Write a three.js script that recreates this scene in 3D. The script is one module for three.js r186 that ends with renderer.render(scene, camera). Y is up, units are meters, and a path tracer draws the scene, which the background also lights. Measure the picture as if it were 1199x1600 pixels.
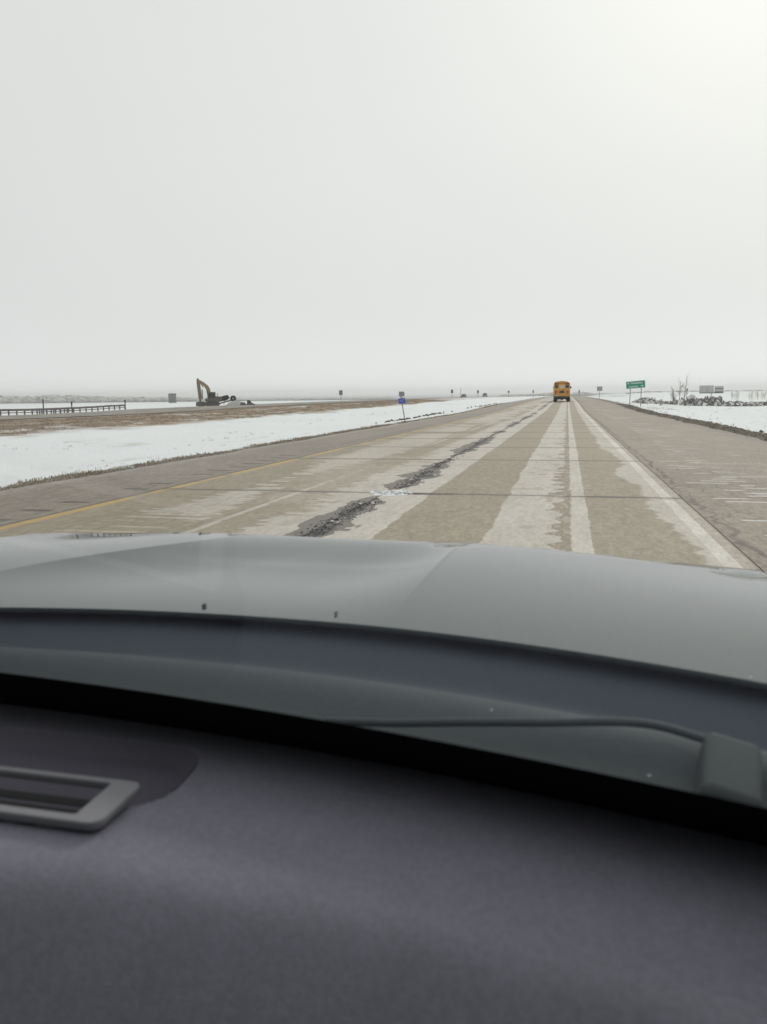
import * as THREE from 'three';
import { mergeGeometries, mergeVertices, toCreasedNormals } from 'three/addons/utils/BufferGeometryUtils.js';
import { RoundedBoxGeometry } from 'three/addons/geometries/RoundedBoxGeometry.js';

// ------------------------------------------------------------------ camera, sky, sun, exposure
const scene = new THREE.Scene();
const EYE = 1.39;                                    // metres above the road; the camera stands at x = 0, z = 0, the road runs to -z
const camera = new THREE.PerspectiveCamera(67.292, 767 / 1024, 0.03, 9000);
camera.position.set(0, EYE, 0);
camera.rotation.order = 'YXZ';
camera.rotation.set(-0.147903, 0.233723, -0.0101);
camera.focus = 40; camera.userData.fStop = 5.5;
scene.add(camera);

const SUN = new THREE.Vector3(0.243, 0.50, -0.83).normalize();
const SKY = { level: 0.835, glow: 0.27, wide: 0.10 };
{
  const W = 1024, H = 512, data = new Float32Array(W * H * 4);
  for (let j = 0; j < H; j++) for (let i = 0; i < W; i++) {
    const v = (j + 0.5) / H, u = (i + 0.5) / W, el = (v - 0.5) * Math.PI, az = (u - 0.5) * 2 * Math.PI;
    const d = new THREE.Vector3(Math.cos(az) * Math.cos(el), Math.sin(el), Math.sin(az) * Math.cos(el));
    const c = Math.max(-1, Math.min(1, d.dot(SUN))), a = Math.acos(c) * 180 / Math.PI;
    const g = SKY.glow * Math.exp(-((a / 17) ** 2)), w = SKY.wide * Math.exp(-((a / 48) ** 2));
    const soft = 0.035 * (fbm(20 + az * 2.6 + 0.7 * Math.sin(el * 4), 20 + el * 7, 4) - 0.5) + 0.010 * (Math.sin(az * 3.1 + el * 5.0) + Math.sin(az * 5.3 - el * 9.0 + 1.3));   // faint unevenness of the overcast
    const b = SKY.level * (0.95 + soft + 0.05 * Math.max(0, Math.sin(el)));
    const near = 1 + 0.35 * Math.exp(-Math.abs(el) / 0.05);                      // brighter haze low over the snow
    const low = near * (el < 0 ? 1 / (1 + 6 * -el) : 1);
    const k = (j * W + i) * 4;
    data[k] = (b * 0.978 + w * 1.03 + g * 1.0) * low; data[k + 1] = (b * 1.0 + w * 0.98 + g * 0.905) * low; data[k + 2] = (b * 0.982 + w * 0.92 + g * 0.73) * low; data[k + 3] = 1;
  }
  const t = new THREE.DataTexture(data, W, H, THREE.RGBAFormat, THREE.FloatType);
  t.mapping = THREE.EquirectangularReflectionMapping; t.magFilter = THREE.LinearFilter; t.needsUpdate = true;
  scene.background = t; scene.environment = t;
}
const sun = new THREE.DirectionalLight(new THREE.Color(1, 0.965, 0.915), 1.4);
sun.position.copy(SUN).multiplyScalar(300); sun.castShadow = true; sun.shadow.radius = 20;
Object.assign(sun.shadow.camera, { left: -120, right: 120, top: 120, bottom: -120, near: 1, far: 900 });
scene.add(sun, sun.target);
scene.fog = new THREE.FogExp2(new THREE.Color(0.95, 0.955, 0.95), 0.00046);
const renderer = new THREE.WebGLRenderer({ antialias: true });
renderer.toneMapping = THREE.LinearToneMapping;
renderer.toneMappingExposure = 1.0;
renderer.shadowMap.enabled = true;

// ------------------------------------------------------------------ helpers
let seed = 7;
const rnd = () => { seed = (seed * 1664525 + 1013904223) >>> 0; return seed / 4294967296; };
const rr = (a, b) => a + (b - a) * rnd();
const clamp = (x, a = 0, b = 1) => Math.min(b, Math.max(a, x));
const mix = (a, b, t) => a + (b - a) * t;
const sm = (a, b, x) => { const t = clamp((x - a) / (b - a)); return t * t * (3 - 2 * t); };
function hash(x, y) { let h = Math.imul(x, 374761393) + Math.imul(y, 668265263); h = Math.imul(h ^ (h >>> 13), 1274126177); return ((h ^ (h >>> 16)) >>> 0) / 4294967296; }
function noise(x, y) {
  const i = Math.floor(x), j = Math.floor(y), fx = x - i, fy = y - j, u = fx * fx * (3 - 2 * fx), v = fy * fy * (3 - 2 * fy);
  const a = hash(i, j), b = hash(i + 1, j), c = hash(i, j + 1), d = hash(i + 1, j + 1);
  return a + (b - a) * u + (c - a) * v + (a - b - c + d) * u * v;
}
function fbm(x, y, n = 3) { let s = 0, a = 0.5, t = 0; for (let k = 0; k < n; k++) { s += a * noise(x, y); t += a; a *= 0.5; x = x * 2.03 + 17.1; y = y * 2.03 + 5.7; } return s / t; }
const C = (r, g, b) => new THREE.Color().setRGB(r, g, b);
const mat = (r, g, b, rough = 0.85, o = {}) => new THREE.MeshStandardMaterial({ color: C(r, g, b), roughness: rough, metalness: 0, ...o });
const used = {};
function numbered(name) { const n = used[name] = (used[name] ?? -1) + 1; return n ? `${name}_${String(n).padStart(3, '0')}` : name; }
function shade(m) { m.castShadow = m.receiveShadow = true; return m; }
function mesh(name, geo, m, parent = scene) {
  const list = Array.isArray(geo) ? geo : [geo];
  let g = list[0];
  if (list.length > 1) g = mergeGeometries(list.map((q) => { q = q.index ? q.toNonIndexed() : q; for (const k of Object.keys(q.attributes)) if (!['position', 'normal', 'uv'].includes(k)) q.deleteAttribute(k); return q; }));
  const o = shade(new THREE.Mesh(g, m));
  o.name = parent === scene ? numbered(name) : name;
  if (parent !== scene) { const same = parent.children.filter((c) => c.userData.base === name).length; o.userData.base = name; if (same) o.name = `${name}_${String(same).padStart(3, '0')}`; }
  parent.add(o); return o;
}
function tag(o, label, category, group) { Object.assign(o.userData, { label, category }); if (group) o.userData.group = group; return o; }
function thing(name, label, category, pos = [0, 0, 0], turn = 0, group) { const o = new THREE.Group(); o.name = numbered(name); o.position.set(...pos); o.rotation.y = turn; scene.add(o); return tag(o, label, category, group); }
function structure(o, label) { o.userData.kind = 'structure'; if (label) o.userData.label = label; return o; }
function stuff(o, label) { o.userData.kind = 'stuff'; if (label) o.userData.label = label; return o; }
const put = (g, x = 0, y = 0, z = 0, rx = 0, ry = 0, rz = 0) => g.applyMatrix4(new THREE.Matrix4().compose(new THREE.Vector3(x, y, z), new THREE.Quaternion().setFromEuler(new THREE.Euler(rx, ry, rz)), new THREE.Vector3(1, 1, 1)));
const bx = (w, h, d, x = 0, y = 0, z = 0, rx = 0, ry = 0, rz = 0) => put(new THREE.BoxGeometry(w, h, d), x, y, z, rx, ry, rz);
const rb = (w, h, d, r, x = 0, y = 0, z = 0, rx = 0, ry = 0, rz = 0) => put(new RoundedBoxGeometry(w, h, d, 3, r), x, y, z, rx, ry, rz);
const cyl = (r0, r1, h, n, x = 0, y = 0, z = 0, rx = 0, ry = 0, rz = 0) => put(new THREE.CylinderGeometry(r1, r0, h, n), x, y, z, rx, ry, rz);
function bar(a, b, r0, r1 = r0, n = 6) {               // a tapered round bar between two points
  const A = new THREE.Vector3(...a), B = new THREE.Vector3(...b), d = B.clone().sub(A), g = new THREE.CylinderGeometry(r1, r0, d.length(), n);
  g.applyQuaternion(new THREE.Quaternion().setFromUnitVectors(new THREE.Vector3(0, 1, 0), d.normalize()));
  g.translate((A.x + B.x) / 2, (A.y + B.y) / 2, (A.z + B.z) / 2); return g;
}
function tube(pts, r, seg = 40, n = 8) { return new THREE.TubeGeometry(new THREE.CatmullRomCurve3(pts.map((p) => new THREE.Vector3(...p))), seg, r, n); }
function plate(pts, depth, bevel = 0.01, z = 0) {      // an outline in x, y with thickness
  const s = new THREE.Shape(pts.map((p) => new THREE.Vector2(...p)));
  const g = new THREE.ExtrudeGeometry(s, { depth, bevelEnabled: bevel > 0, bevelThickness: bevel, bevelSize: bevel, bevelSegments: 2, curveSegments: 10 });
  g.translate(0, 0, z - depth / 2); return g;
}
function surf(nu, nv, f, uvs = 1) {                    // f(s, t) -> [x, y, z], s and t in 0..1
  const p = [], uv = [], idx = [];
  for (let j = 0; j <= nv; j++) for (let i = 0; i <= nu; i++) { const q = f(i / nu, j / nv); p.push(...q); uv.push(q[0] * uvs, q[2] * uvs); }
  for (let j = 0; j < nv; j++) for (let i = 0; i < nu; i++) { const a = j * (nu + 1) + i, b = a + 1, c = a + nu + 1, d = c + 1; idx.push(a, b, d, a, d, c); }
  const g = new THREE.BufferGeometry();
  g.setAttribute('position', new THREE.Float32BufferAttribute(p, 3)); g.setAttribute('uv', new THREE.Float32BufferAttribute(uv, 2)); g.setIndex(idx);
  g.computeVertexNormals(); return g;
}
function noiseTex(n, f, repeat = [1, 1], srgb = false) {     // grey tile from f(x, y) in 0..1
  const d = new Uint8Array(n * n * 4);
  for (let j = 0; j < n; j++) for (let i = 0; i < n; i++) { const v = Math.round(clamp(f(i, j, n)) * 255), k = (j * n + i) * 4; d[k] = d[k + 1] = d[k + 2] = v; d[k + 3] = 255; }
  const t = new THREE.DataTexture(d, n, n); t.wrapS = t.wrapT = THREE.RepeatWrapping; t.magFilter = THREE.LinearFilter; t.repeat.set(...repeat); if (srgb) t.colorSpace = THREE.SRGBColorSpace; t.needsUpdate = true; return t;
}
const tileNoise = (i, j, n, cell) => { const m = n / cell, x = i / cell, y = j / cell, a = Math.floor(x), b = Math.floor(y), fx = x - a, fy = y - b, u = fx * fx * (3 - 2 * fx), v = fy * fy * (3 - 2 * fy), h = (p, q) => hash((p % m + m) % m + cell * 101, (q % m + m) % m); return mix(mix(h(a, b), h(a + 1, b), u), mix(h(a, b + 1), h(a + 1, b + 1), u), v); };

// ------------------------------------------------------------------ the lie of the land (d = metres ahead)
const rise = (d) => { const t = Math.max(0, d - 60); return 1.1 * (1 - Math.exp(-t / 130)) * sm(0, 40, t); };
const PROFILE = [[-75, -0.62], [-60, -0.24], [-56.5, -0.12], [-54, -0.05], [-41, -0.03], [-38.5, -0.1], [-35.5, -0.24], [-29, -0.52], [-24, -0.95], [-19, -1.2], [-14, -0.72], [-10.4, -0.2], [-8.9, -0.05], [6.2, -0.05], [7.6, -0.14], [9.2, -0.5], [11, -0.85], [14.5, -0.92], [18.5, -0.7], [32, -0.85]];
function section(x) {
  if (x <= -75) return -0.62; if (x >= 32) return -0.85;
  for (let k = 0; k < PROFILE.length - 1; k++) { const [a, p] = PROFILE[k], [b, q] = PROFILE[k + 1]; if (x <= b) return mix(p, q, sm(0, 1, (x - a) / (b - a)) * 0.6 + 0.4 * (x - a) / (b - a)); }
}
function land(x, d) {
  let y = section(x) + rise(d);
  if (x < -58) { const s = sm(-58, -160, x); y = mix(y, -0.5 - 2.6 * sm(100, 1700, Math.hypot(x, d)), s); }
  if (x > 20) { const s = sm(20, 60, x); y = mix(y, -0.25, s * 0.8); const r = sm(25, 75, x) * sm(380, 760, d + x * 0.3); y += 3.6 * r; }
  const off = x < -9.2 || x > 6.4 ? Math.min(1, Math.min(Math.abs(x + 9.2), Math.abs(x - 6.4)) / 2) : 0;
  if (x > -55 && x < -40.5) return y;
  y += off * (0.20 * (fbm(x * 0.30, d * 0.13, 4) - 0.5) + 0.05 * (noise(x * 1.7, d * 0.9) - 0.5));
  return y;
}

// ------------------------------------------------------------------ ground sheet: snow, dry grass, gravel
function axis(parts) { const a = []; for (const [from, to, step] of parts) for (let v = from; v < to - 1e-6; v += step) a.push(v); return a; }
const grain = noiseTex(512, (i, j, n) => 0.5 * tileNoise(i, j, n, 4) + 0.3 * tileNoise(i, j, n, 16) + 0.2 * tileNoise(i, j, n, 64));
{
  const xs = [...axis([[-1900, -1200, 350], [-1200, -300, 100], [-300, -75, 15], [-75, 34, 0.32], [34, 100, 4], [100, 400, 20], [400, 1200, 100], [1200, 1900, 350]]), 1900];
  const ds = [...axis([[-400, -40, 60], [-40, 2, 3], [2, 60, 0.5], [60, 150, 1.0], [150, 420, 3], [420, 900, 20], [900, 1900, 125]]), 1900];
  const p = [], col = [], uv = [], idx = [], nx = xs.length, nd = ds.length;
  const snow = [0.80, 0.825, 0.83], straw = [0.34, 0.265, 0.19], earth = [0.24, 0.185, 0.135], gravel = [0.185, 0.16, 0.125];
  for (let j = 0; j < nd; j++) for (let i = 0; i < nx; i++) {
    const x = xs[i], d = ds[j]; p.push(x, land(x, d), -d); uv.push(x / 4, d / 4);
    const n1 = fbm(x * 0.22, d * 0.11, 4), n2 = noise(x * 2.1, d * 0.9), n3 = noise(x * 0.9 + 31, d * 0.35);
    let g = 0, c = straw;                                                          // g = how much bare ground shows
    if (x < -8 && x > -60) {
      const edge = -29.5 + 6 * (n1 - 0.5) + 2.2 * (n3 - 0.5) + 3.0 * sm(120, 260, d) * -1;
      const far = 1 - 0.75 * sm(170, 330, d);
      g = sm(edge + 1.4, edge - 1.4, x + 1.6 * (n2 - 0.5)) * (x < -54.5 ? sm(-59, -55, x + 2 * (n3 - 0.5)) : 1) * far;
      if (x < edge && x > edge - 4.5 && n3 + 0.35 * n2 > 0.92) g *= 0.5;           // snow left among the grass
      if (x > -38.8 && x < -36 && n1 > 0.55) g *= 0.6;
      if (x > -11) { const e = -9.55 - 0.9 * (n3 - 0.4) - 0.5 * (n2 - 0.5); g = Math.max(g, sm(e - 0.25, e + 0.25, x)); c = x > -9.0 ? gravel : straw; }
      if (x < -11 && x > edge) { const w = noise(x * 0.8 + 7, d * 0.16 + 3); g = Math.max(g, 0.30 * sm(0.8, 0.92, w) * sm(0.4, 0.7, n2)); }
    } else if (x > 5 && x < 34) {
      const e = 7.55 + 0.9 * (n3 - 0.5) + 0.5 * (n2 - 0.5); g = sm(e + 0.3, e - 0.3, x); c = gravel;
      if (x > 7) g = Math.max(g, 0.35 * sm(0.82, 0.93, noise(x * 0.5, d * 0.1 + 9)));
    } else if (x >= -8 && x <= 5) { g = 1; c = gravel; }
    if (d > 300 && x > 5 && x < 60) g = Math.max(g, 0.6 * sm(0.5, 0.7, fbm(x * 0.05, d * 0.01)) * sm(300, 420, d));
    const mixE = sm(0.35, 0.75, noise(x * 0.7 + 3, d * 0.25)), k = 0.85 + 0.3 * n2;
    const s = 0.94 + 0.08 * n1;
    for (let q = 0; q < 3; q++) { const bare = (c === straw ? mix(straw[q], earth[q], 0.55 * mixE) : c[q]) * k; col.push(mix(snow[q] * s, bare, g)); }
  }
  for (let j = 0; j < nd - 1; j++) for (let i = 0; i < nx - 1; i++) { const a = j * nx + i, b = a + 1, e = a + nx, f = e + 1; idx.push(a, b, f, a, f, e); }
  const g = new THREE.BufferGeometry();
  g.setAttribute('position', new THREE.Float32BufferAttribute(p, 3)); g.setAttribute('color', new THREE.Float32BufferAttribute(col, 3)); g.setAttribute('uv', new THREE.Float32BufferAttribute(uv, 2)); g.setIndex(idx); g.computeVertexNormals();
  const m = new THREE.MeshStandardMaterial({ vertexColors: true, roughness: 0.95, bumpMap: grain, bumpScale: 0.05 });
  structure(mesh('snow_field', g, m), 'flat snow covered land with a grassy median');
}

// ------------------------------------------------------------------ the pavement
const JOINTS = [1.2, 5.6, 10.95, 17.05, 21.3, 25.8, 30.2, 35.9, 40.3, 44.2, 48.5, 54.2, 58.6];
const CRACKS = (x, d) => { const e = 1.66 + 0.10 * (noise(d * 0.8, 3) - 0.5) + 0.13 * (noise(d * 3.1, 9) - 0.5) + 0.05 * (noise(d * 9, 10) - 0.5); return Math.abs(x - e); };
function pavement(x, d, px) {                          // -> [r, g, b] base colour of the dry and damp, salted pavement; px = texel size
  const nA = noise(x * 3.1, d * 1.3), nB = fbm(x * 0.8, d * 0.35, 3), tine = noise(x * 1.3 + 40, d * 9.0), tine2 = noise(x * 2.1 + 11, d * 17.0), fine = hash(Math.floor(x * 140), Math.floor(d * 110)), blot = noise(x * 12, d * 9), grit = (0.30 * (noise(x * 46, d * 15) - 0.5) + 0.20 * (noise(x * 19 + 8, d * 5.5) - 0.5)) * sm(45, 8, d);
  const brown = [0.305, 0.262, 0.192], pale = [0.53, 0.49, 0.432];
  let c, w = 0, tone = 0.90 + 0.16 * nB + 0.07 * (nA - 0.5) + 0.26 * (fine - 0.5) + 0.10 * (blot - 0.5) + grit;
  const rough = 0.035 * (noise(x * 6 + 1, d * 9) - 0.5) + 0.02 * (fine - 0.5);
  const jag = (amp, f, s) => amp * (noise(s, d * f) - 0.5) * 2 + rough;
  if (x < -6.2 || x > 1.56) {                          // shoulders: asphalt
    const left = x < 0; c = left ? [0.250, 0.215, 0.178] : [0.262, 0.222, 0.172];
    tone = 0.86 + 0.26 * nB + 0.10 * (nA - 0.5) + 0.25 * (fine - 0.5) + 0.14 * (blot - 0.5) + 1.25 * grit;
    if (left) {
      if (x < -8.1) { const t = sm(-8.1, -8.7, x + 0.3 * (nA - 0.5)); c = c.map((v, k) => mix(v, [0.36, 0.33, 0.29][k], 0.55 * t)); }
      const ph = (d - 8.56) / 0.79, near = Math.abs(ph - Math.round(ph)) * 0.79;                // rumble strip: dark worn grooves
      const ok = hash(Math.round(ph), 77) > 0.12 ? 1 : 0.25;
      if (x > -6.86 - 0.1 * hash(Math.round(ph), 5) && x < -6.44) tone *= 1 - 0.55 * ok * (1 - sm(0.05, 0.12, near)) * (0.65 + 0.5 * blot);
      if (x > -6.28) tone *= 0.62;
    } else {
      const e = CRACKS(x, d), wide = 0.02 + 0.045 * noise(d * 1.7, 21);
      tone *= 1 - (0.25 + 0.4 * noise(d * 1.1, 31)) * (1 - sm(wide * 0.3, wide + px * 0.5, e));
      if (x < 1.72) tone *= 0.78 + 0.3 * blot;
      if (d < 16 && x < 3.2) {                         // crazed asphalt
        const q = 3.4, gx = x * q, gd = d * q * 0.7; let m1 = 9, m2 = 9;
        for (let a = -1; a <= 1; a++) for (let b = -1; b <= 1; b++) { const i = Math.floor(gx) + a, j = Math.floor(gd) + b, dx = i + hash(i, j) - gx, dy = j + hash(i + 91, j) - gd, r = Math.hypot(dx, dy); if (r < m1) { m2 = m1; m1 = r; } else if (r < m2) m2 = r; }
        tone *= 1 - 0.32 * (1 - sm(0.01, 0.09 + 0.08 * noise(x * 5, d * 4), m2 - m1)) * sm(0.45, 0.62, noise(x * 1.1 + 5, d * 0.5) + 0.25 * sm(2.6, 1.7, x));
      }
      const streakRow = Math.floor(d * 3.1), h = hash(streakRow, 15);                            // snow caught in the rumble grooves
      if (h > 0.5) { const x0 = 1.78 + 0.8 * hash(streakRow, 4), x1 = x0 + 0.25 + 0.9 * hash(streakRow, 8) * sm(26, 8, d), y = (d * 3.1 - streakRow - 0.5) / 3.1; const a = sm(x0, x0 + 0.08, x) * sm(x1, x1 - 0.12, x) * (1 - sm(0.018, 0.018 + 0.03, Math.abs(y + 0.03 * (noise(x * 3, streakRow) - 0.5)))) * sm(32, 14, d); w = Math.max(w, 0.85 * a * sm(0.2, 0.5, blot + 0.3)); }
      if (x > 2.6 && x < 3.9) w = Math.max(w, 0.22 * sm(0.55, 0.8, noise(x * 1.5, d * 2.2) * 0.6 + 0.4 * tine));
      if (x > 5.0) { const t = sm(5.0, 5.9, x + 0.6 * (nA - 0.5)); c = c.map((v, k) => mix(v, [0.16, 0.14, 0.12][k], 0.6 * t)); }
    }
    c = c.map((v) => v * tone);
    return w ? c.map((v, k) => mix(v, [0.66, 0.66, 0.65][k], w)) : c;
  }
  // concrete lanes
  if (x > -1.885 + jag(0.025, 1.1, 1) && x < -0.78 + jag(0.03, 1.7, 2)) w = 0.0;
  else if (x >= -0.86 && x < 0.30) {
    const teeth = Math.max(0, noise(3.3, d * 5.2) - 0.38) * 0.42 * (0.35 + 1.1 * noise(8.1, d * 0.55)) + 0.03 * noise(5, d * 14);
    const inStrip = x > -0.005 - teeth && x < 0.075 + jag(0.018, 3.2, 6);
    const flake = noise(x * 5 + 2, d * 2.3) > 0.83 && x < -0.1 ? 0.55 : 1;
    w = inStrip ? 0.0 : x > 0.0 && x < 0.262 ? 1.12 : (x > 0.265 + jag(0.02, 2.1, 7) ? 0 : flake);
    if (inStrip) tone *= 0.9; if (inStrip && noise(x * 30, d * 6) > 0.72) w = 0.45;
  } else if (x >= 0.27 && x <= 1.56) {
    const e = 1.06 + 0.16 * (noise(12, d * 0.42) - 0.5) * 2 * sm(40, 12, d) + jag(0.05, 2.4, 13) + jag(0.03, 7.0, 14) - 0.16 * sm(10, 30, d);
    w = 0.86 * sm(e - 0.02, e + 0.03, x);
    if (x > 1.27 && x < 1.41) { w = 1.22 + 0.30 * (0.4 + 0.6 * blot) * sm(0.25, 0.5, nA + 0.3); }
    if (x > 1.415) { w = 0.35 + 0.2 * blot; if (x > 1.515) tone *= 0.6; }
  } else if (x <= -1.86) {
    const n = noise(21, d * 0.18), tooth = 0.34 * (tine - 0.5) + 0.2 * (tine2 - 0.5);
    if (x > -2.55) w = 1;
    else if (x > -3.35 + tooth * 0.9) w = 0.92 * sm(0.16, 0.36, noise(x * 0.9 + 9, d * 0.55) + 0.4 * tine - 0.12);
    if (x > -3.92 && x < -3.83 + jag(0.01, 4, 3)) w = Math.max(w, 0.85 * sm(0.30, 0.42, noise(33, d * 0.32) + 0.1 * blot));
    const pMid = -4.72 + 0.25 * (noise(41, d * 0.11) - 0.5), wid = 0.18 + 0.55 * noise(42, d * 0.16) + 0.45 * sm(14, 30, d) * noise(43, d * 0.23);
    const inside = 1 - Math.abs(x + tooth - pMid) / wid;
    w = Math.max(w, 0.72 * sm(-0.05, 0.12, inside) * sm(0.22, 0.36, noise(44, d * 0.4) * 0.65 + 0.35 * tine));
    w = Math.max(w, 0.22 * sm(0.5, 0.7, nB));
    const far = sm(18, 34, d) * sm(0.5, 0.62, noise(x * 0.8 + 60, d * 0.22) * 0.62 + tine * 0.38); w = Math.max(w, 0.8 * far * sm(-5.9, -5.6, x));
    if (x < -5.9 && x > -6.2) {                        // worn yellow edge line
      const on = sm(-6.155, -6.145, x) * sm(-5.975, -5.99, x) * (0.62 + 0.4 * blot) * sm(0.2, 0.5, 0.6 * nA + 0.4 * noise(x * 15, d * 6));
      c = brown.map((v, k) => mix(v * tone, [0.50, 0.345, 0.125][k], clamp(on))); if (x < -6.155) c = c.map((v) => v * 0.55);
      return joint(c, x, d, nA, px);
    }
    // the broken joint between the lanes
    const mid = -2.57 + 0.09 * (noise(51, d * 0.5) - 0.5) + 0.05 * (noise(52, d * 2.2) - 0.5);
    let half = 0.015 + 0.20 * sm(0.42, 0.75, noise(53, d * 0.36)) ;
    half = Math.max(half, 0.30 * sm(6.3, 7.0, d) * sm(10.7, 9.6, d) * (0.6 + 0.6 * noise(54, d * 1.9)), 0.28 * sm(11.2, 12.0, d) * sm(18.0, 15.0, d) * (0.6 + 0.6 * noise(55, d * 1.4)), 0.26 * sm(17.6, 19, d) * sm(30, 23, d) * (0.5 + 0.8 * noise(56, d * 0.9)));
    const off = Math.abs(x - mid + 0.20 * (noise(x * 6, d * 2.6) - 0.5) + 0.09 * (noise(x * 17, d * 8) - 0.5)), patch = 1 - sm(half, half + 0.025 + px * 0.4, off);
    if (patch > 0) {
      const grit = noise(x * 26, d * 12), core = 1 - sm(half * 0.15, half * 0.66, Math.abs(x - mid - half * 0.2) + 0.26 * (noise(x * 11, d * 3.6) - 0.45)), dark = mix(0.175, 0.036, core * sm(0.2, 0.6, grit + 0.2));
      let q = [dark, dark * 0.90, dark * 0.79].map((v) => v * (0.8 + 0.5 * fine));
      if (noise(x * 14 + 3, d * 5) > 0.9 && core > 0.2) q = [0.5, 0.49, 0.47];
      c = brown.map((v, k) => mix(mix(v, pale[k], w) * tone, q[k], patch)); return joint(c, x, d, nA, px);
    }
  }
  w *= 0.84 + 0.16 * sm(0.3, 0.6, fbm(x * 2.2 + 4, d * 0.9, 3)) - 0.18 * sm(0.62, 0.8, noise(x * 5 + 9, d * 3)) * (noise(x * 21, d * 8) > 0.5 ? 1 : 0.3);
  c = brown.map((v, k) => mix(v, pale[k], w) * mix(tone, 0.93 + 0.1 * (nB - 0.5) + 0.16 * (fine - 0.5) + 0.55 * grit, clamp(w) * 0.8));
  return joint(c, x, d, nA, px);
}
function joint(c, x, d, nA, px) {
  for (const j of JOINTS) {
    if (Math.abs(d - j) > 0.6) continue;
    const off = Math.abs(d - j + 0.05 * (noise(x * 2.2, j) - 0.5) + 0.03 * (noise(x * 9, j) - 0.5));
    const wide = 0.022 + 0.03 * noise(x * 1.4, j + 3) + 0.0016 * j, a = 0.72 * (1 - sm(wide, wide + 0.05 + 0.001 * j, off)) * (0.55 + 0.6 * nA);
    const halo = 0.28 * (1 - sm(0.05, 0.3, off + 0.2 * (noise(x * 4, d * 7) - 0.4)));
    c = c.map((v, k) => mix(v, [0.10, 0.085, 0.07][k], clamp(Math.max(a, halo * 0.6))));
    if (j === 10.95) {                                 // the broken corner with snow in it
      const r = Math.hypot((x + 2.45) / 0.36, (d - 10.95) / 0.34) + 0.5 * (noise(x * 7, d * 7) - 0.5);
      if (r < 1) c = noise(x * 11, d * 7) > 0.36 ? [0.70, 0.71, 0.71] : [0.13, 0.12, 0.11];
      const s = Math.abs(d - 10.9 - 0.1 * (noise(x * 3, 4) - 0.5)); if (x > -2.3 && x < -1.55 && s < 0.07 * (0.5 + noise(x * 8, 2)) * sm(-1.5, -2.2, x) + 0.02) c = [0.07, 0.065, 0.06];
    }
  }
  return c;
}
function paveTex(n, m, x0, x1, d0, d1) {
  const data = new Uint8Array(n * m * 4), px = (d1 - d0) / m, enc = (v) => { v = clamp(v); return Math.round(255 * (v <= 0.0031308 ? 12.92 * v : 1.055 * Math.pow(v, 1 / 2.4) - 0.055)); };
  for (let j = 0; j < m; j++) for (let i = 0; i < n; i++) {
    const c = pavement(mix(x0, x1, (i + 0.5) / n), mix(d0, d1, (j + 0.5) / m), px), k = (j * n + i) * 4;
    data[k] = enc(c[0]); data[k + 1] = enc(c[1]); data[k + 2] = enc(c[2]); data[k + 3] = 255;
  }
  const t = new THREE.DataTexture(data, n, m); t.colorSpace = THREE.SRGBColorSpace; t.magFilter = THREE.LinearFilter; t.needsUpdate = true;
  return new THREE.MeshStandardMaterial({ map: t, roughness: 0.82, bumpMap: roadGrain, bumpScale: 0.004 });
}
const roadGrain = noiseTex(512, (i, j, n) => 0.6 * tileNoise(i, j, n, 2) + 0.4 * tileNoise(i, j, n, 8), [9, 9]);
const SPAN = [{ x0: -8.9, x1: 6.1, d0: 1, d1: 25.8 }, { x0: -8.9, x1: 6.1, d0: 25.8, d1: 130 }, { x0: -8.9, x1: 6.1, d0: 130, d1: 760 }];
SPAN[0].m = paveTex(2048, 2048, -8.9, 6.1, 1, 25.8); SPAN[1].m = paveTex(1536, 2048, -8.9, 6.1, 25.8, 130); SPAN[2].m = paveTex(512, 1024, -8.9, 6.1, 130, 760);
// a strip of paving, x from a to b and d from p to q, with its own edges
function strip(a, b, p, q, lift, s, nx = 1, step = 4, skirt = 0.06, wobble = 0) {
  const nd = Math.max(1, Math.ceil((q - p) / step)), S = SPAN[s], P = [], UV = [], I = [];
  const ring = [[a, -skirt]]; for (let i = 0; i <= nx; i++) ring.push([mix(a, b, i / nx), 0]); ring.push([b, -skirt]);
  const dd = [p, ...Array.from({ length: nd + 1 }, (_, k) => mix(p, q, k / nd)), q];
  dd.forEach((d, j) => ring.forEach(([x, y], i) => {
    const end = j === 0 || j === dd.length - 1, w = wobble && (i >= ring.length - 2) ? wobble * (noise(d * 0.8, 70) - 0.5) : wobble && i < 2 ? wobble * (noise(d * 0.8, 71) - 0.5) : 0;
    P.push(x + (s ? 0 : 0) + w * (wobble && ((a < -8 && i < 2) || (b > 5 && i >= ring.length - 2)) ? 1 : 0), rise(d) + lift + (end ? -skirt : y), -d); UV.push((x - S.x0) / (S.x1 - S.x0), (d - S.d0) / (S.d1 - S.d0));
  }));
  const w = ring.length; for (let j = 0; j < dd.length - 1; j++) for (let i = 0; i < w - 1; i++) { const k = j * w + i; I.push(k, k + 1, k + w + 1, k, k + w + 1, k + w); }
  const g = new THREE.BufferGeometry(); g.setAttribute('position', new THREE.Float32BufferAttribute(P, 3)); g.setAttribute('uv', new THREE.Float32BufferAttribute(UV, 2)); g.setIndex(I);
  const out = toCreasedNormals(g, 0.5); return out;
}
const road = structure(new THREE.Group(), 'two lane concrete highway streaked with dried salt'); road.name = 'road'; scene.add(road);
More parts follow.
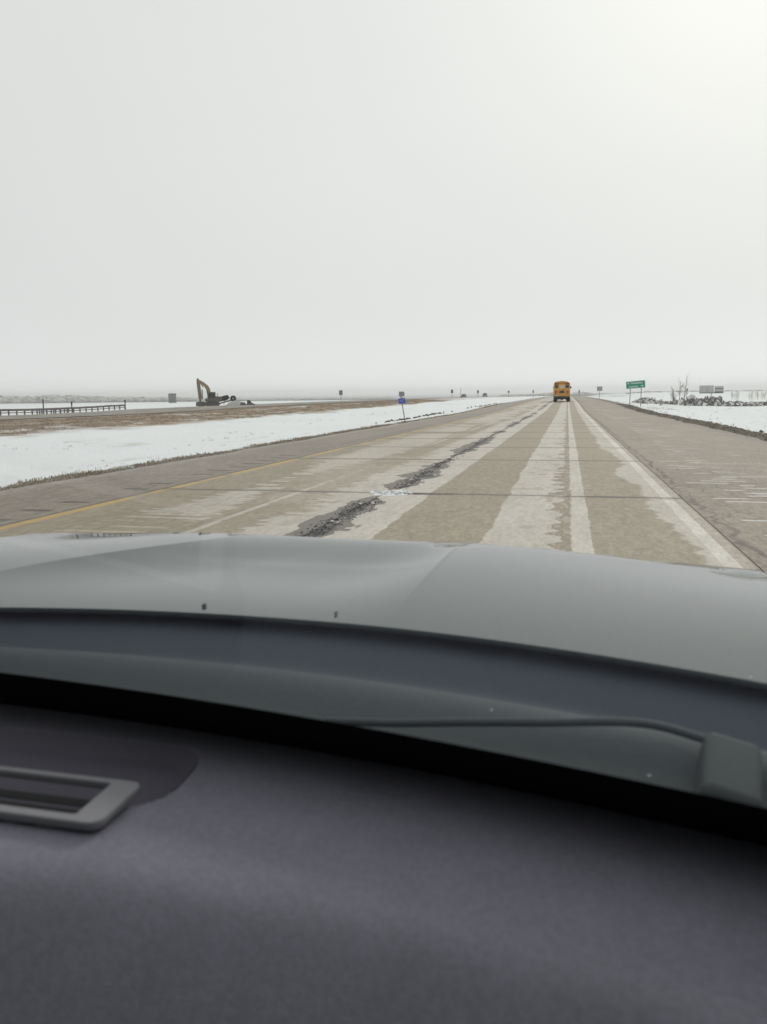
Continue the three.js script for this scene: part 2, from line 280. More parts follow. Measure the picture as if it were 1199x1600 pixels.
{
  const bed = mat(0.07, 0.06, 0.05, 0.95);
  const bedGeo = surf(1, 60, (s, t) => { const d = mix(-30, 60, t); return [mix(-6.3, 1.62, s), rise(d) - 0.03, -d]; });
  mesh('joint_filler', bedGeo, bed, road);
  const edges = [-6.18, -2.578, 1.535];
  for (let k = 0; k < JOINTS.length - 1; k++) for (let l = 0; l < 2; l++) {
    const p = JOINTS[k], q = JOINTS[k + 1]; const s = q <= 25.81 ? 0 : 1, tilt = (hash(k, l) - 0.5) * 0.003;
    mesh('concrete_slab', strip(edges[l] + (l ? 0.008 : 0), edges[l + 1] - (l ? 0 : 0.008), p + 0.008, q - 0.008, tilt, s, 2, 2, 0.025), SPAN[s].m, road);
  }
  mesh('far_pavement', strip(-6.18, 1.535, JOINTS.at(-1) + 0.008, 130, 0, 1, 1, 4, 0.02), SPAN[1].m, road);
  mesh('far_pavement', strip(-6.18, 1.535, 130, 760, 0, 2, 1, 10, 0.02), SPAN[2].m, road);
  const side = (name, a, b, label) => {
    const g = structure(new THREE.Group(), label); g.name = name; scene.add(g);
    mesh('asphalt', strip(a, b, 1, 25.8, -0.012, 0, 8, 0.4, 0.05, 0.22), SPAN[0].m, g);
    mesh('asphalt', strip(a, b, 25.8, 130, -0.012, 1, 2, 1.2, 0.05, 0.3), SPAN[1].m, g);
    mesh('asphalt', strip(a, b, 130, 760, -0.012, 2, 1, 8, 0.05), SPAN[2].m, g);
  };
  side('shoulder', -8.72, -6.20, 'narrow asphalt shoulder with dark rumble strip beside the yellow line');
  side('shoulder_001', 1.56, 5.85, 'wide cracked brown asphalt shoulder beside the white edge line');
}
{ // the other carriageway
  const g = surf(6, 220, (s, t) => { const d = mix(-60, 1, Math.min(1, t * 8)) + (t > 0.125 ? ((t - 0.125) / 0.875) ** 1.7 * 760 : 0); const x = mix(-54, -41.2, s); return [x, rise(d) + 0.02 + 0.10 * (0.5 - Math.abs(s - 0.5)) - (x < -48 ? 0.03 : 0), -d]; });
  const m = new THREE.MeshStandardMaterial({ color: C(0.40, 0.365, 0.315), roughness: 0.9, map: noiseTex(256, (i, j, n) => 0.62 + 0.25 * tileNoise(i, j, n, 16) + 0.13 * tileNoise(i, j, n, 4), [0.12, 0.05], true), bumpMap: roadGrain, bumpScale: 0.004 });
  structure(mesh('opposite_road', g, m), 'pale carriageway for oncoming traffic across the median');
}

// ------------------------------------------------------------------ ground cover: dry grass, pebbles, broken asphalt, clods
function tuftGeo(blades, h, spread) {
  const P = [], I = [];
  for (let k = 0; k < blades; k++) {
    const a = rr(0, 6.283), r = spread * Math.sqrt(rnd()), x = Math.cos(a) * r, z = Math.sin(a) * r, lean = rr(0.2, 0.9), hh = h * rr(0.5, 1), b = rr(0, 6.283), w = 0.006 + 0.006 * rnd();
    const dx = Math.cos(b) * lean * hh, dz = Math.sin(b) * lean * hh, px = -Math.sin(b) * w, pz = Math.cos(b) * w, n = P.length / 3;
    P.push(x - px, 0, z - pz, x + px, 0, z + pz, x + dx * 0.4 - px, hh * 0.6, z + dz * 0.4 - pz, x + dx * 0.4 + px, hh * 0.6, z + dz * 0.4 + pz, x + dx, hh * 0.9, z + dz);
    I.push(n, n + 1, n + 3, n, n + 3, n + 2, n + 2, n + 3, n + 4);
  }
  const g = new THREE.BufferGeometry(); g.setAttribute('position', new THREE.Float32BufferAttribute(P, 3)); g.setIndex(I); g.computeVertexNormals(); return g;
}
function scatter(name, label, geo, m, n, place, tint) {
  const o = shade(new THREE.InstancedMesh(geo, m, n)); o.name = numbered(name); const M = new THREE.Matrix4(), q = new THREE.Quaternion(), e = new THREE.Euler(), col = new THREE.Color();
  for (let i = 0; i < n; i++) { const [x, d, s, sy = s, dy = 0] = place(i); e.set(0, rr(0, 6.283), 0); if (name !== 'dry_grass') e.set(rr(0, 6.28), rr(0, 6.28), 0); q.setFromEuler(e); M.compose(new THREE.Vector3(x, (dy === null ? rise(d) : land(x, d)) + (dy ?? 0), -d), q, new THREE.Vector3(s, sy, s)); o.setMatrixAt(i, M); const t = tint ? tint(i) : rr(0.75, 1.2); o.setColorAt(i, col.setRGB(t, t, t)); }
  scene.add(o); return stuff(o, label);
}
const strawMat = mat(0.36, 0.31, 0.245, 1);
scatter('dry_grass', 'dry brown grass along the left pavement edge', tuftGeo(14, 0.085, 0.22), strawMat, 2300, () => { let d = 5 + 120 * rnd() ** 1.8; if (noise(d * 0.7, 91) < 0.5) d += 1.2 * (noise(d * 3, 92) - 0.2); return [-8.85 - Math.abs(rr(0, 0.7) + rr(-0.35, 0.5)) - 0.25 * noise(d * 0.4, 2), d, rr(0.25, 1.05) * (0.5 + 0.9 * noise(d * 0.6, 93))]; });
scatter('dry_grass', 'dry tan grass on the bank below the oncoming carriageway', tuftGeo(16, 0.10, 0.30), mat(0.36, 0.285, 0.205, 1), 7000, () => { const d = 20 + 190 * rnd() ** 1.3; const x = rr(-40.6, -31.5 + 2 * noise(d * 0.1, 8)); return [x, d, rr(0.5, 1.3)]; });
scatter('dry_grass', 'sparse dry stalks poking through the median snow', tuftGeo(6, 0.25, 0.2), mat(0.34, 0.27, 0.18, 1), 110, () => { const d = 14 + 90 * rnd() ** 1.4; const k = hash(Math.floor(d / 6), 3); return [-12 - 14 * k + rr(-1.5, 1.5), d, rr(0.3, 0.9)]; });
scatter('dry_grass', 'dry stalks standing in the snow right of the road', tuftGeo(7, 0.3, 0.3), mat(0.32, 0.27, 0.2, 1), 380, () => { const d = 30 + 150 * rnd(); return [rr(8, 10) + 18 * rnd() ** 2, d, rr(0.3, 0.9)]; });
const stoneGeo = (r, k, det = 0) => { const g = new THREE.IcosahedronGeometry(r, det); const p = g.attributes.position; for (let i = 0; i < p.count; i++) { const v = new THREE.Vector3().fromBufferAttribute(p, i), h = 0.72 + 0.5 * noise(v.x / r * 2.2 + k * 9 + 20, v.y / r * 2.2 + v.z / r * 3.1 + 20); p.setXYZ(i, v.x * h, v.y * h * 0.8, v.z * h); } g.computeVertexNormals(); return g; };
scatter('gravel', 'dark gravel verge along the right shoulder', stoneGeo(0.035, 1), mat(0.18, 0.158, 0.128, 0.95), 9000, () => { const d = 8 + 95 * rnd() ** 1.4; return [5.75 + 1.9 * rnd() + 0.3 * (noise(d, 5) - 0.5), d, rr(0.4, 1.7)]; }, () => rr(0.5, 1.6));
scatter('gravel', 'loose gravel along the left pavement edge', stoneGeo(0.02, 2), mat(0.22, 0.2, 0.18, 0.95), 3500, () => { const d = 5 + 45 * rnd() ** 1.6; return [-8.75 - 0.55 * rnd(), d, rr(0.4, 1.6)]; }, () => rr(0.5, 1.7));
scatter('broken_asphalt', 'broken black asphalt crumbs in the joint between the lanes', stoneGeo(0.012, 3), mat(0.05, 0.047, 0.044, 0.9), 1300, (i) => { const d = i < 500 ? rr(6.6, 10) : i < 1000 ? rr(11.4, 17) : 17 + 14 * rnd() ** 1.3; const mid = -2.57 + 0.09 * (noise(51, d * 0.5) - 0.5) + 0.05 * (noise(52, d * 2.2) - 0.5); return [mid + 0.05 + 0.22 * (rnd() + rnd() - 1), d, rr(0.3, 1.25), rr(0.12, 0.45), null]; }, () => rr(0.4, 1.3));
scatter('snow_clump', 'white snow lumps caught in the broken lane joint', stoneGeo(0.028, 4), mat(0.78, 0.79, 0.8, 0.95), 100, (i) => { const d = i < 90 ? 10.95 + rr(-0.22, 0.22) : rr(7.5, 16.5); return [(i < 90 ? -2.45 + rr(-0.3, 0.3) : -2.55 + rr(-0.12, 0.12)), d, rr(0.3, 1.2), rr(0.25, 0.7), null]; });
scatter('dirt_clump', 'dark clods of earth lying in the far median snow', stoneGeo(0.16, 5), mat(0.11, 0.085, 0.065, 0.95), 130, (i) => { const d = i < 80 ? rr(74, 96) : rr(115, 150); const x = i < 80 ? -16.5 + (d - 80) * 0.10 + rr(-2.4, 2.4) * rnd() : -13.5 + rr(-1.4, 1.4); return [x, d, rr(0.3, 1.3)]; });

// ------------------------------------------------------------------ far woods
function belt(label, n, place, dark = 0.075) {  // belts get tones far paler than wood: distance haze put into their colour
  const list = [], base = new THREE.IcosahedronGeometry(1, 1);
  for (let i = 0; i < n; i++) { const [x, y, z, r, h] = place(i); const g = base.clone(); const p = g.attributes.position; for (let k = 0; k < p.count; k++) { const f = 0.75 + 0.5 * hash(k % 37 + i * 41, i); p.setXYZ(k, x + p.getX(k) * r * f, y + h * 0.5 + p.getY(k) * h * 0.5 * f, z + p.getZ(k) * r * f); } list.push(g); }
  const g = mergeGeometries(list); g.computeVertexNormals();
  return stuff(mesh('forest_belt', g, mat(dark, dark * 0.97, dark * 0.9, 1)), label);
}
const polar = (deg, D) => [D * Math.sin(deg * Math.PI / 180), -D * Math.cos(deg * Math.PI / 180)];
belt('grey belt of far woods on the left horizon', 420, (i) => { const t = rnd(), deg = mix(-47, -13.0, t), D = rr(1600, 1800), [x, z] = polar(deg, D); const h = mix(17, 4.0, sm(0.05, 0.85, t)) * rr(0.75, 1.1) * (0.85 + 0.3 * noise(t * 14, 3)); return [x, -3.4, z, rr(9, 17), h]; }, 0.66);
belt('far wood coloured pale as if in haze where the road meets the horizon', 110, () => { const t = rnd(), deg = mix(-4.6, 2.6, t), D = rr(1500, 1700), [x, z] = polar(deg, D); return [x, 0, z, rr(7, 12), (6 + 8 * noise(t * 9, 5)) * 0.8 * (1 - 0.5 * Math.abs(t - 0.45))]; }, 0.74);
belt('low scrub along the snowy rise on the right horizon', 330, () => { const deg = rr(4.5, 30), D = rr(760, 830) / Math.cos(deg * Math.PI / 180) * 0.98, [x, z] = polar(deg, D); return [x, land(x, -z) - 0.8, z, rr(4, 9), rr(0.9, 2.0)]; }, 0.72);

// ------------------------------------------------------------------ school bus
const black = mat(0.02, 0.02, 0.022, 0.6), rubber = mat(0.022, 0.022, 0.024, 0.85), chrome = new THREE.MeshStandardMaterial({ color: C(0.55, 0.55, 0.56), roughness: 0.35, metalness: 0.8 });
function canvasMat(w, h, draw, o = {}) { const c = document.createElement('canvas'); c.width = w; c.height = h; draw(c.getContext('2d'), w, h); const t = new THREE.CanvasTexture(c); t.colorSpace = THREE.SRGBColorSpace; return new THREE.MeshStandardMaterial({ map: t, roughness: 0.55, ...o }); }
const glassMat = new THREE.MeshPhysicalMaterial({ color: C(0.035, 0.04, 0.045), roughness: 0.12, metalness: 0, specularIntensity: 1 });
{
  const D = 121, bus = thing('school_bus', 'yellow school bus driving ahead in the right lane', 'bus', [-0.86, rise(D), -D]);
  const yellow = new THREE.MeshPhysicalMaterial({ color: C(0.64, 0.34, 0.05), roughness: 0.42, clearcoat: 0.4, clearcoatRoughness: 0.2 }), red = mat(0.55, 0.035, 0.03, 0.35), amber = mat(0.6, 0.2, 0.02, 0.35), dark = mat(0.035, 0.033, 0.032, 0.6);
  const sec = (w, y0, y1, r) => { const s = new THREE.Shape(); s.moveTo(-w, y0); s.lineTo(w, y0); s.lineTo(w, y1 - r); s.bezierCurveTo(w, y1 - r * 0.35, w - r * 0.45, y1 - 0.06, w - r * 1.25, y1 - 0.03); s.quadraticCurveTo(0, y1 + 0.05, -(w - r * 1.25), y1 - 0.03); s.bezierCurveTo(-(w - r * 0.45), y1 - 0.06, -w, y1 - r * 0.35, -w, y1 - r); s.closePath(); return s; };
  const body = new THREE.ExtrudeGeometry(sec(1.19, 0.86, 3.12, 0.55), { depth: 10.2, bevelEnabled: true, bevelThickness: 0.05, bevelSize: 0.03, bevelSegments: 2, curveSegments: 8 }); body.translate(0, 0, -10.25);
  mesh('body', body, yellow, bus);
  mesh('rear_frame', [bx(2.1, 0.3, 9.5, 0, 0.72, -5.0), bx(1.0, 0.16, 8.5, 0, 0.5, -4.6)], dark, bus);
  mesh('bumper', rb(2.42, 0.27, 0.16, 0.04, 0, 0.73, 0.10), black, bus);
  const door = mesh('rear_door', rb(0.98, 1.72, 0.06, 0.025, 0, 1.86, 0.07), yellow, bus);
  mesh('door_window', rb(0.74, 0.44, 0.03, 0.012, 0, 2.28, 0.105), new THREE.MeshPhysicalMaterial({ color: C(0.62, 0.52, 0.42), roughness: 0.3 }), door);
  mesh('door_window', rb(0.74, 0.42, 0.03, 0.012, 0, 1.52, 0.105), glassMat, door);
  mesh('door_handle', rb(0.26, 0.06, 0.06, 0.02, 0.2, 1.84, 0.12), black, door);
  for (const s of [-1, 1]) {
    mesh('rear_window', rb(0.46, 0.40, 0.03, 0.012, s * 0.80, 2.33, 0.065), glassMat, bus);
    mesh('warning_panel', rb(0.60, 0.26, 0.05, 0.02, s * 0.76, 2.76, 0.075), black, bus);
    mesh('warning_lamp', put(new THREE.CylinderGeometry(0.085, 0.085, 0.05, 20), s * 0.90, 2.76, 0.115, Math.PI / 2), red, bus);
    mesh('warning_lamp', put(new THREE.CylinderGeometry(0.085, 0.085, 0.05, 20), s * 0.63, 2.76, 0.115, Math.PI / 2), amber, bus);
    mesh('tail_lamp', put(new THREE.CylinderGeometry(0.19, 0.19, 0.06, 22), s * 0.86, 1.54, 0.085, Math.PI / 2), red, bus);
    mesh('turn_lamp', put(new THREE.CylinderGeometry(0.11, 0.11, 0.06, 20), s * 0.86, 1.20, 0.085, Math.PI / 2), amber, bus);
    mesh('rub_rail', [bx(0.05, 0.07, 10.0, s * 1.235, 1.30, -5.1), bx(0.05, 0.07, 10.0, s * 1.235, 1.72, -5.1)], black, bus);
    for (let k = 0; k < 9; k++) mesh('side_window', bx(0.03, 0.55, 0.85, s * 1.222, 2.2, -1.2 - k * 1.0), glassMat, bus);
    for (const [z, x] of [[-2.9, 0.93], [-2.9, 1.13], [-8.9, 1.02]]) { const tw = mesh('wheel', put(new THREE.TorusGeometry(0.36, 0.145, 12, 28), s * x * 0.98, 0.5, z, 0, Math.PI / 2), rubber, bus); mesh('rim', put(new THREE.CylinderGeometry(0.26, 0.26, 0.14, 20), s * x * 0.98, 0.5, z, 0, 0, Math.PI / 2), dark, tw); }
    mesh('mud_flap', rb(0.62, 0.56, 0.02, 0.008, s * 0.93, 0.46, -2.2), rubber, bus);
    mesh('mirror', [rb(0.2, 0.34, 0.1, 0.03, s * 1.36, 2.28, -10.1), bar([s * 1.15, 2.5, -10.1], [s * 1.36, 2.42, -10.1], 0.025)], black, bus);
    mesh('clearance_lamp', rb(0.12, 0.07, 0.05, 0.02, s * 0.95, 2.93, 0.05), s < 0 ? red : amber, bus);
  }
  for (const x of [-0.22, 0, 0.22]) mesh('clearance_lamp', rb(0.11, 0.06, 0.06, 0.02, x, 3.11, -0.02), red, bus);
  mesh('lettering', bx(1.0, 0.2, 0.012, 0, 2.83, 0.064), canvasMat(512, 104, (g, w, h) => { g.fillStyle = '#c98a1a'; g.fillRect(0, 0, w, h); g.fillStyle = '#111'; g.font = 'bold 74px sans-serif'; g.textAlign = 'center'; g.textBaseline = 'middle'; g.fillText('SCHOOL BUS', w / 2, h / 2 + 4, w - 16); }), bus);
  mesh('licence_plate', rb(0.31, 0.16, 0.02, 0.008, -0.62, 1.0, 0.075), mat(0.6, 0.6, 0.6, 0.5), bus);
  mesh('axle', [bar([-0.95, 0.5, -2.9], [0.95, 0.5, -2.9], 0.09, 0.09, 10), put(new THREE.SphereGeometry(0.2, 14, 10), 0, 0.5, -2.9)], dark, bus);
  mesh('exhaust_pipe', bar([-0.45, 0.52, -3], [-0.45, 0.5, 0.02], 0.05, 0.05, 10), dark, bus);
  mesh('bonnet', rb(2.1, 1.2, 1.9, 0.25, 0, 1.15, -11.1), yellow, bus);
}

// ------------------------------------------------------------------ road signs
const post = mat(0.23, 0.215, 0.20, 0.75), galv = new THREE.MeshStandardMaterial({ color: C(0.30, 0.30, 0.30), roughness: 0.55, metalness: 0.4 }), backGrey = mat(0.20, 0.20, 0.205, 0.6);
const upright = (h, x = 0, z = 0, w = 0.07, rz = 0) => { const g = new THREE.Group(); return bx(w, h, w * 0.8, x, h / 2, z, 0, 0, rz); };
{
  const x = 10.45, d = 129, y = land(10.45, 129), s = thing('guide_sign', 'green two line guide sign on two posts beside the right shoulder', 'road sign', [x, y, -d], -0.05);
  const top = 3.56 - y, w = 2.86, h = 1.14, roll = 0.075;
  const face = canvasMat(1024, 408, (g, W, H) => {
    g.fillStyle = '#0f8466'; g.fillRect(0, 0, W, H); g.strokeStyle = '#dfe9e4'; g.lineWidth = 8; g.strokeRect(10, 10, W - 20, H - 20);
    g.fillStyle = '#e2ece8'; g.textBaseline = 'middle'; g.textAlign = 'left'; g.font = 'bold 150px sans-serif';
    g.fillText('Townline', 235, 112, 700); g.fillText('Casson', 130, 302, 520);
    g.beginPath(); g.moveTo(120, 40); g.lineTo(172, 108); g.lineTo(138, 108); g.lineTo(138, 178); g.lineTo(102, 178); g.lineTo(102, 108); g.lineTo(68, 108); g.closePath(); g.fill();
    g.beginPath(); g.moveTo(930, 300); g.lineTo(862, 352); g.lineTo(862, 318); g.lineTo(770, 318); g.lineTo(770, 282); g.lineTo(862, 282); g.lineTo(862, 248); g.closePath(); g.fill();
  });
  const panel = mesh('sign_panel', new RoundedBoxGeometry(w, h, 0.04, 3, 0.015), mat(0.02, 0.13, 0.095, 0.5), s); panel.position.set(-0.02, top - h / 2, 0); panel.rotation.z = roll;
  const f = mesh('sign_face', new THREE.PlaneGeometry(w - 0.02, h - 0.02), face, panel); f.position.z = 0.024;
  for (const b of [-0.34, 0.34]) mesh('stiffener', bx(w - 0.1, 0.07, 0.03, 0, b, -0.037), galv, panel);
  const low = [-0.85, 0.85].map((u) => land(x + u, d) - y - 0.1);
  [-0.80, 0.86].forEach((u, k) => mesh('sign_post', bx(0.115, top - 0.15 - low[k], 0.09, u, (top - 0.15 + low[k]) / 2, -0.1), post, s));
}
function roadSign(name, label, x, d, top, w, h, faceMat, o = {}) {
  const y = land(x, d), s = thing(name, label, 'road sign', [x, y, -d], o.turn ?? 0, o.group), H = top - y;
  mesh('sign_post', bx(o.post ?? 0.08, H + 0.15, (o.post ?? 0.08) * 0.8, 0, H / 2 - 0.1, -0.05), o.postMat ?? post, s);
  const p = mesh('sign_panel', rb(w, h, 0.035, 0.015, 0, H - h / 2, 0), faceMat, s);
  if (o.back) mesh('stiffener', bx(w * 0.8, 0.06, 0.025, 0, H - h / 2, 0.03), galv, p);
  return s;
}
roadSign('road_sign', 'pale grey square sign beside the shoulder just right of the bus', 9.6, 249, 4.05, 1.62, 1.35, mat(0.33, 0.325, 0.31, 0.6), { back: true, turn: -0.15, post: 0.14 });
roadSign('road_sign', 'dark narrow sign back standing alone left of the blue sign', -53.7, 182, 3.2, 0.85, 1.15, backGrey, { back: true, turn: 0.35, post: 0.1 });
roadSign('road_sign', 'tiny dark sign edge on the verge between the bus and the grey sign', 5.9, 420, 4.1, 0.9, 1.5, mat(0.16, 0.155, 0.15, 0.6), { turn: 0.7, post: 0.16 });
roadSign('road_sign', 'small dark sign back beside the slim pole across the median', -47.4, 326, 4.3, 0.95, 1.4, mat(0.10, 0.10, 0.105, 0.6), { turn: 0.3, back: true, post: 0.16 });
roadSign('road_sign', 'small dark sign back just left of the oncoming grey car', -46.7, 417, 4.6, 1.0, 1.5, mat(0.10, 0.10, 0.105, 0.6), { turn: 0.3, post: 0.18 });
roadSign('road_sign', 'faint grey sign far up the oncoming carriageway near its crest', -36.5, 500, 4.8, 1.3, 1.3, mat(0.12, 0.12, 0.12, 0.6), { turn: 0.2, post: 0.2 });
roadSign('road_sign', 'faint sign under the hazy wood left of the bus', -22, 520, 5.0, 1.0, 1.7, mat(0.13, 0.13, 0.13, 0.6), { turn: 0.2, post: 0.2 });
{
  const x = 20.85, d = 148.5, y = land(x, d), s = thing('road_sign', 'small round sign on a thin pole beside the bare saplings', 'road sign', [x, y, -d]);
  mesh('sign_post', bar([0, -0.2, 0], [0, 2.35 - y, 0], 0.028, 0.028, 8), mat(0.42, 0.41, 0.4, 0.7), s);
  mesh('sign_panel', put(new THREE.CylinderGeometry(0.19, 0.19, 0.04, 24), 0, 2.2 - y, 0.04, Math.PI / 2), backGrey, s);
}
{ // the leaning blue sign
  const x = -9.12, d = 44, y = land(x, d), s = thing('blue_sign', 'small blue sign on a leaning rusty post at the median edge', 'road sign', [x, y, -d], 0.23);
  const lean = new THREE.Group(); const tilt = 0.165;
  const at = (h) => [-Math.sin(tilt) * h, Math.cos(tilt) * h, 0];
  mesh('sign_post', [bar([...at(-0.2)], [...at(1.74)], 0.024, 0.024, 4), bar([at(0)[0], at(0)[1] - 0.1, 0.02], [at(1.7)[0], at(1.7)[1], 0.02], 0.014, 0.014, 4)], mat(0.13, 0.085, 0.06, 0.85), s);
  const blue = mesh('sign_panel', rb(0.40, 0.31, 0.012, 0.005, 0, 0, 0), mat(0.012, 0.035, 0.32, 0.5), s); blue.position.set(at(1.28)[0] + 0.02, 1.24, 0.045); blue.rotation.z = 0.13;
  const f = mesh('sign_face', new THREE.PlaneGeometry(0.385, 0.295), canvasMat(256, 196, (g, w, h) => { g.fillStyle = '#2740b8'; g.fillRect(0, 0, w, h); g.strokeStyle = '#c9d2ee'; g.lineWidth = 6; g.strokeRect(8, 8, w - 16, h - 16); g.fillStyle = '#aebbe8'; g.fillRect(40, 56, 176, 18); g.fillRect(60, 116, 140, 18); g.fillStyle = '#16257c'; g.fillRect(90, 84, 120, 22); }), blue); f.position.z = 0.008;
  const grey = mesh('sign_plate', rb(0.32, 0.27, 0.012, 0.005, 0, 0, 0), mat(0.27, 0.27, 0.27, 0.6), s); grey.position.set(at(1.6)[0] + 0.06, 1.64, 0.04);
  mesh('sign_post', bar([at(1.28)[0] + 0.05, 1.2, 0.03], [at(1.6)[0] + 0.06, 1.66, 0.03], 0.016, 0.016, 4), galv, s);
}
{
  const x = -43.9, d = 327, y = land(x, d), s = thing('utility_pole', 'slim pale pole with a lamp box across the far median', 'pole', [x, y, -d]);
  mesh('shaft', bar([0, -0.3, 0], [0, 5.1 - y, 0], 0.11, 0.07, 8), mat(0.45, 0.45, 0.44, 0.6), s);
  mesh('cap', rb(0.3, 0.4, 0.25, 0.05, 0.12, 4.0 - y, 0), backGrey, s);
}
{ // billboard
  const y = land(33, 197.5), s = thing('billboard', 'grey two panel billboard on a single pale post over the snow', 'billboard', [33.05, y, -197.3], -0.17);
  mesh('post', bar([0.1, -0.2, 0], [0.1, 1.9 - y, 0], 0.14, 0.12, 10), mat(0.5, 0.5, 0.49, 0.6), s);
  const left = mesh('sign_panel', rb(3.15, 1.72, 0.14, 0.03, -1.02, 2.56 - y, 0), mat(0.44, 0.445, 0.435, 0.7), s);
  for (let k = 0; k < 7; k++) mesh('panel_board', bx(0.42, 1.62, 0.02, -2.36 + k * 0.447, 2.56 - y, 0.082), mat(0.40 + 0.1 * hash(k, 3), 0.405 + 0.1 * hash(k, 3), 0.395 + 0.1 * hash(k, 3), 0.7), left);
  const right = mesh('sign_panel', rb(1.95, 1.6, 0.14, 0.03, 1.72, 2.45 - y, -0.1), mat(0.46, 0.465, 0.455, 0.7), s);
  for (let k = 0; k < 4; k++) mesh('panel_board', bx(1.85, 0.3, 0.02, 1.72, 1.87 - y + k * 0.39, -0.018), k % 2 ? mat(0.52, 0.525, 0.52, 0.7) : mat(0.22, 0.22, 0.22, 0.7), right);
  mesh('catwalk', [bx(5.3, 0.12, 0.5, 0.1, 1.62 - y, 0.12), bx(3.1, 0.2, 0.2, 0.2, 1.68 - y, -0.1)], mat(0.14, 0.14, 0.14, 0.7), s);
}

// ------------------------------------------------------------------ guard rails and marker posts
function guardrail(label, a, b, n, h, m, dx = 0) {
  const ya = land(...a), s = thing('guardrail', label, 'guardrail', [a[0], ya, -a[1]]), P = (t) => { const x = mix(a[0], b[0], t), d = mix(a[1], b[1], t); return [x - a[0], land(x, d) - ya, -(d - a[1])]; };
  const g = (y0, y1, w) => surf(n * 2, 3, (t, v) => { const q = P(t); return [q[0] + (v === 1 || v === 0 ? 0 : w), q[1] + mix(y0, y1, v), q[2] + (v === 1 || v === 0 ? 0 : w)]; });
  mesh('rail', g(h - 0.24, h, 0.05), m, s); mesh('rail', g(h * 0.42 - 0.06, h * 0.42 + 0.04, 0.04), m, s);
  for (let k = 0; k <= n; k++) { const q = P(k / n); mesh('rail_post', bx(0.15, h + 0.3, 0.17, q[0] - 0.1, q[1] + h / 2 - 0.17, q[2] - 0.1, 0, 0.6), m, s); }
}
const railMat = mat(0.125, 0.112, 0.10, 0.8);
guardrail('dark railing with many short posts beyond the oncoming carriageway', [-57.9, 60], [-58.1, 94.0], 27, 0.70, railMat);
guardrail('short stretch of railing showing behind the middle of the dark railing', [-60.6, 78.5], [-61.2, 87], 9, 0.66, mat(0.075, 0.065, 0.06, 0.8));
function marker(label, x, d, top, w, reflector) {
  const y = land(x, d), s = thing('marker_post', label, 'marker post', [x, y, -d], 0.5, 'marker posts beside the oncoming carriageway');
  mesh('post', bx(w, top - y + 0.2, w * 0.5, 0, (top - y) / 2 - 0.1, 0), mat(0.12, 0.115, 0.11, 0.8), s);
  mesh('reflector', rb(w * 1.5, 0.34, w * 0.6, 0.01, 0, top - y - 0.22, 0.02), mat(...reflector, 0.5), s);
}
marker('tall grey marker post at the railing, nearest the left edge', -55.4, 73.6, 1.56, 0.12, [0.2, 0.2, 0.2]);
marker('short dark marker post by the densest part of the railing', -55.7, 79, 1.30, 0.12, [0.07, 0.06, 0.06]);
marker('dark marker post at the end of the railing nearest the excavator', -57.2, 92.6, 1.46, 0.13, [0.05, 0.05, 0.05]);
marker('short thin stake standing left of the excavator bucket', -56.5, 111.5, 0.75, 0.08, [0.2, 0.19, 0.18]);
{
  const x = -286.3, d = 527.3, y = land(x, d), s = thing('barn', 'small grey square building alone on the far snow field', 'building', [x, y, -d], 0.5);
  mesh('wall', bx(5.6, 6.0 - y - 0.4, 5, 0, (5.2 - y) / 2, 0), mat(0.17, 0.17, 0.17, 0.9), s);
  mesh('roof', plate([[-3.1, 0], [3.1, 0], [2.6, 0.55], [-2.6, 0.55]], 5.4, 0.03).translate(0, 5.3 - y, 0), mat(0.13, 0.13, 0.135, 0.9), s);
  mesh('door', rb(2.4, 3.0, 0.1, 0.03, 0, 1.5, 2.53), mat(0.12, 0.12, 0.12, 0.9), s);
}

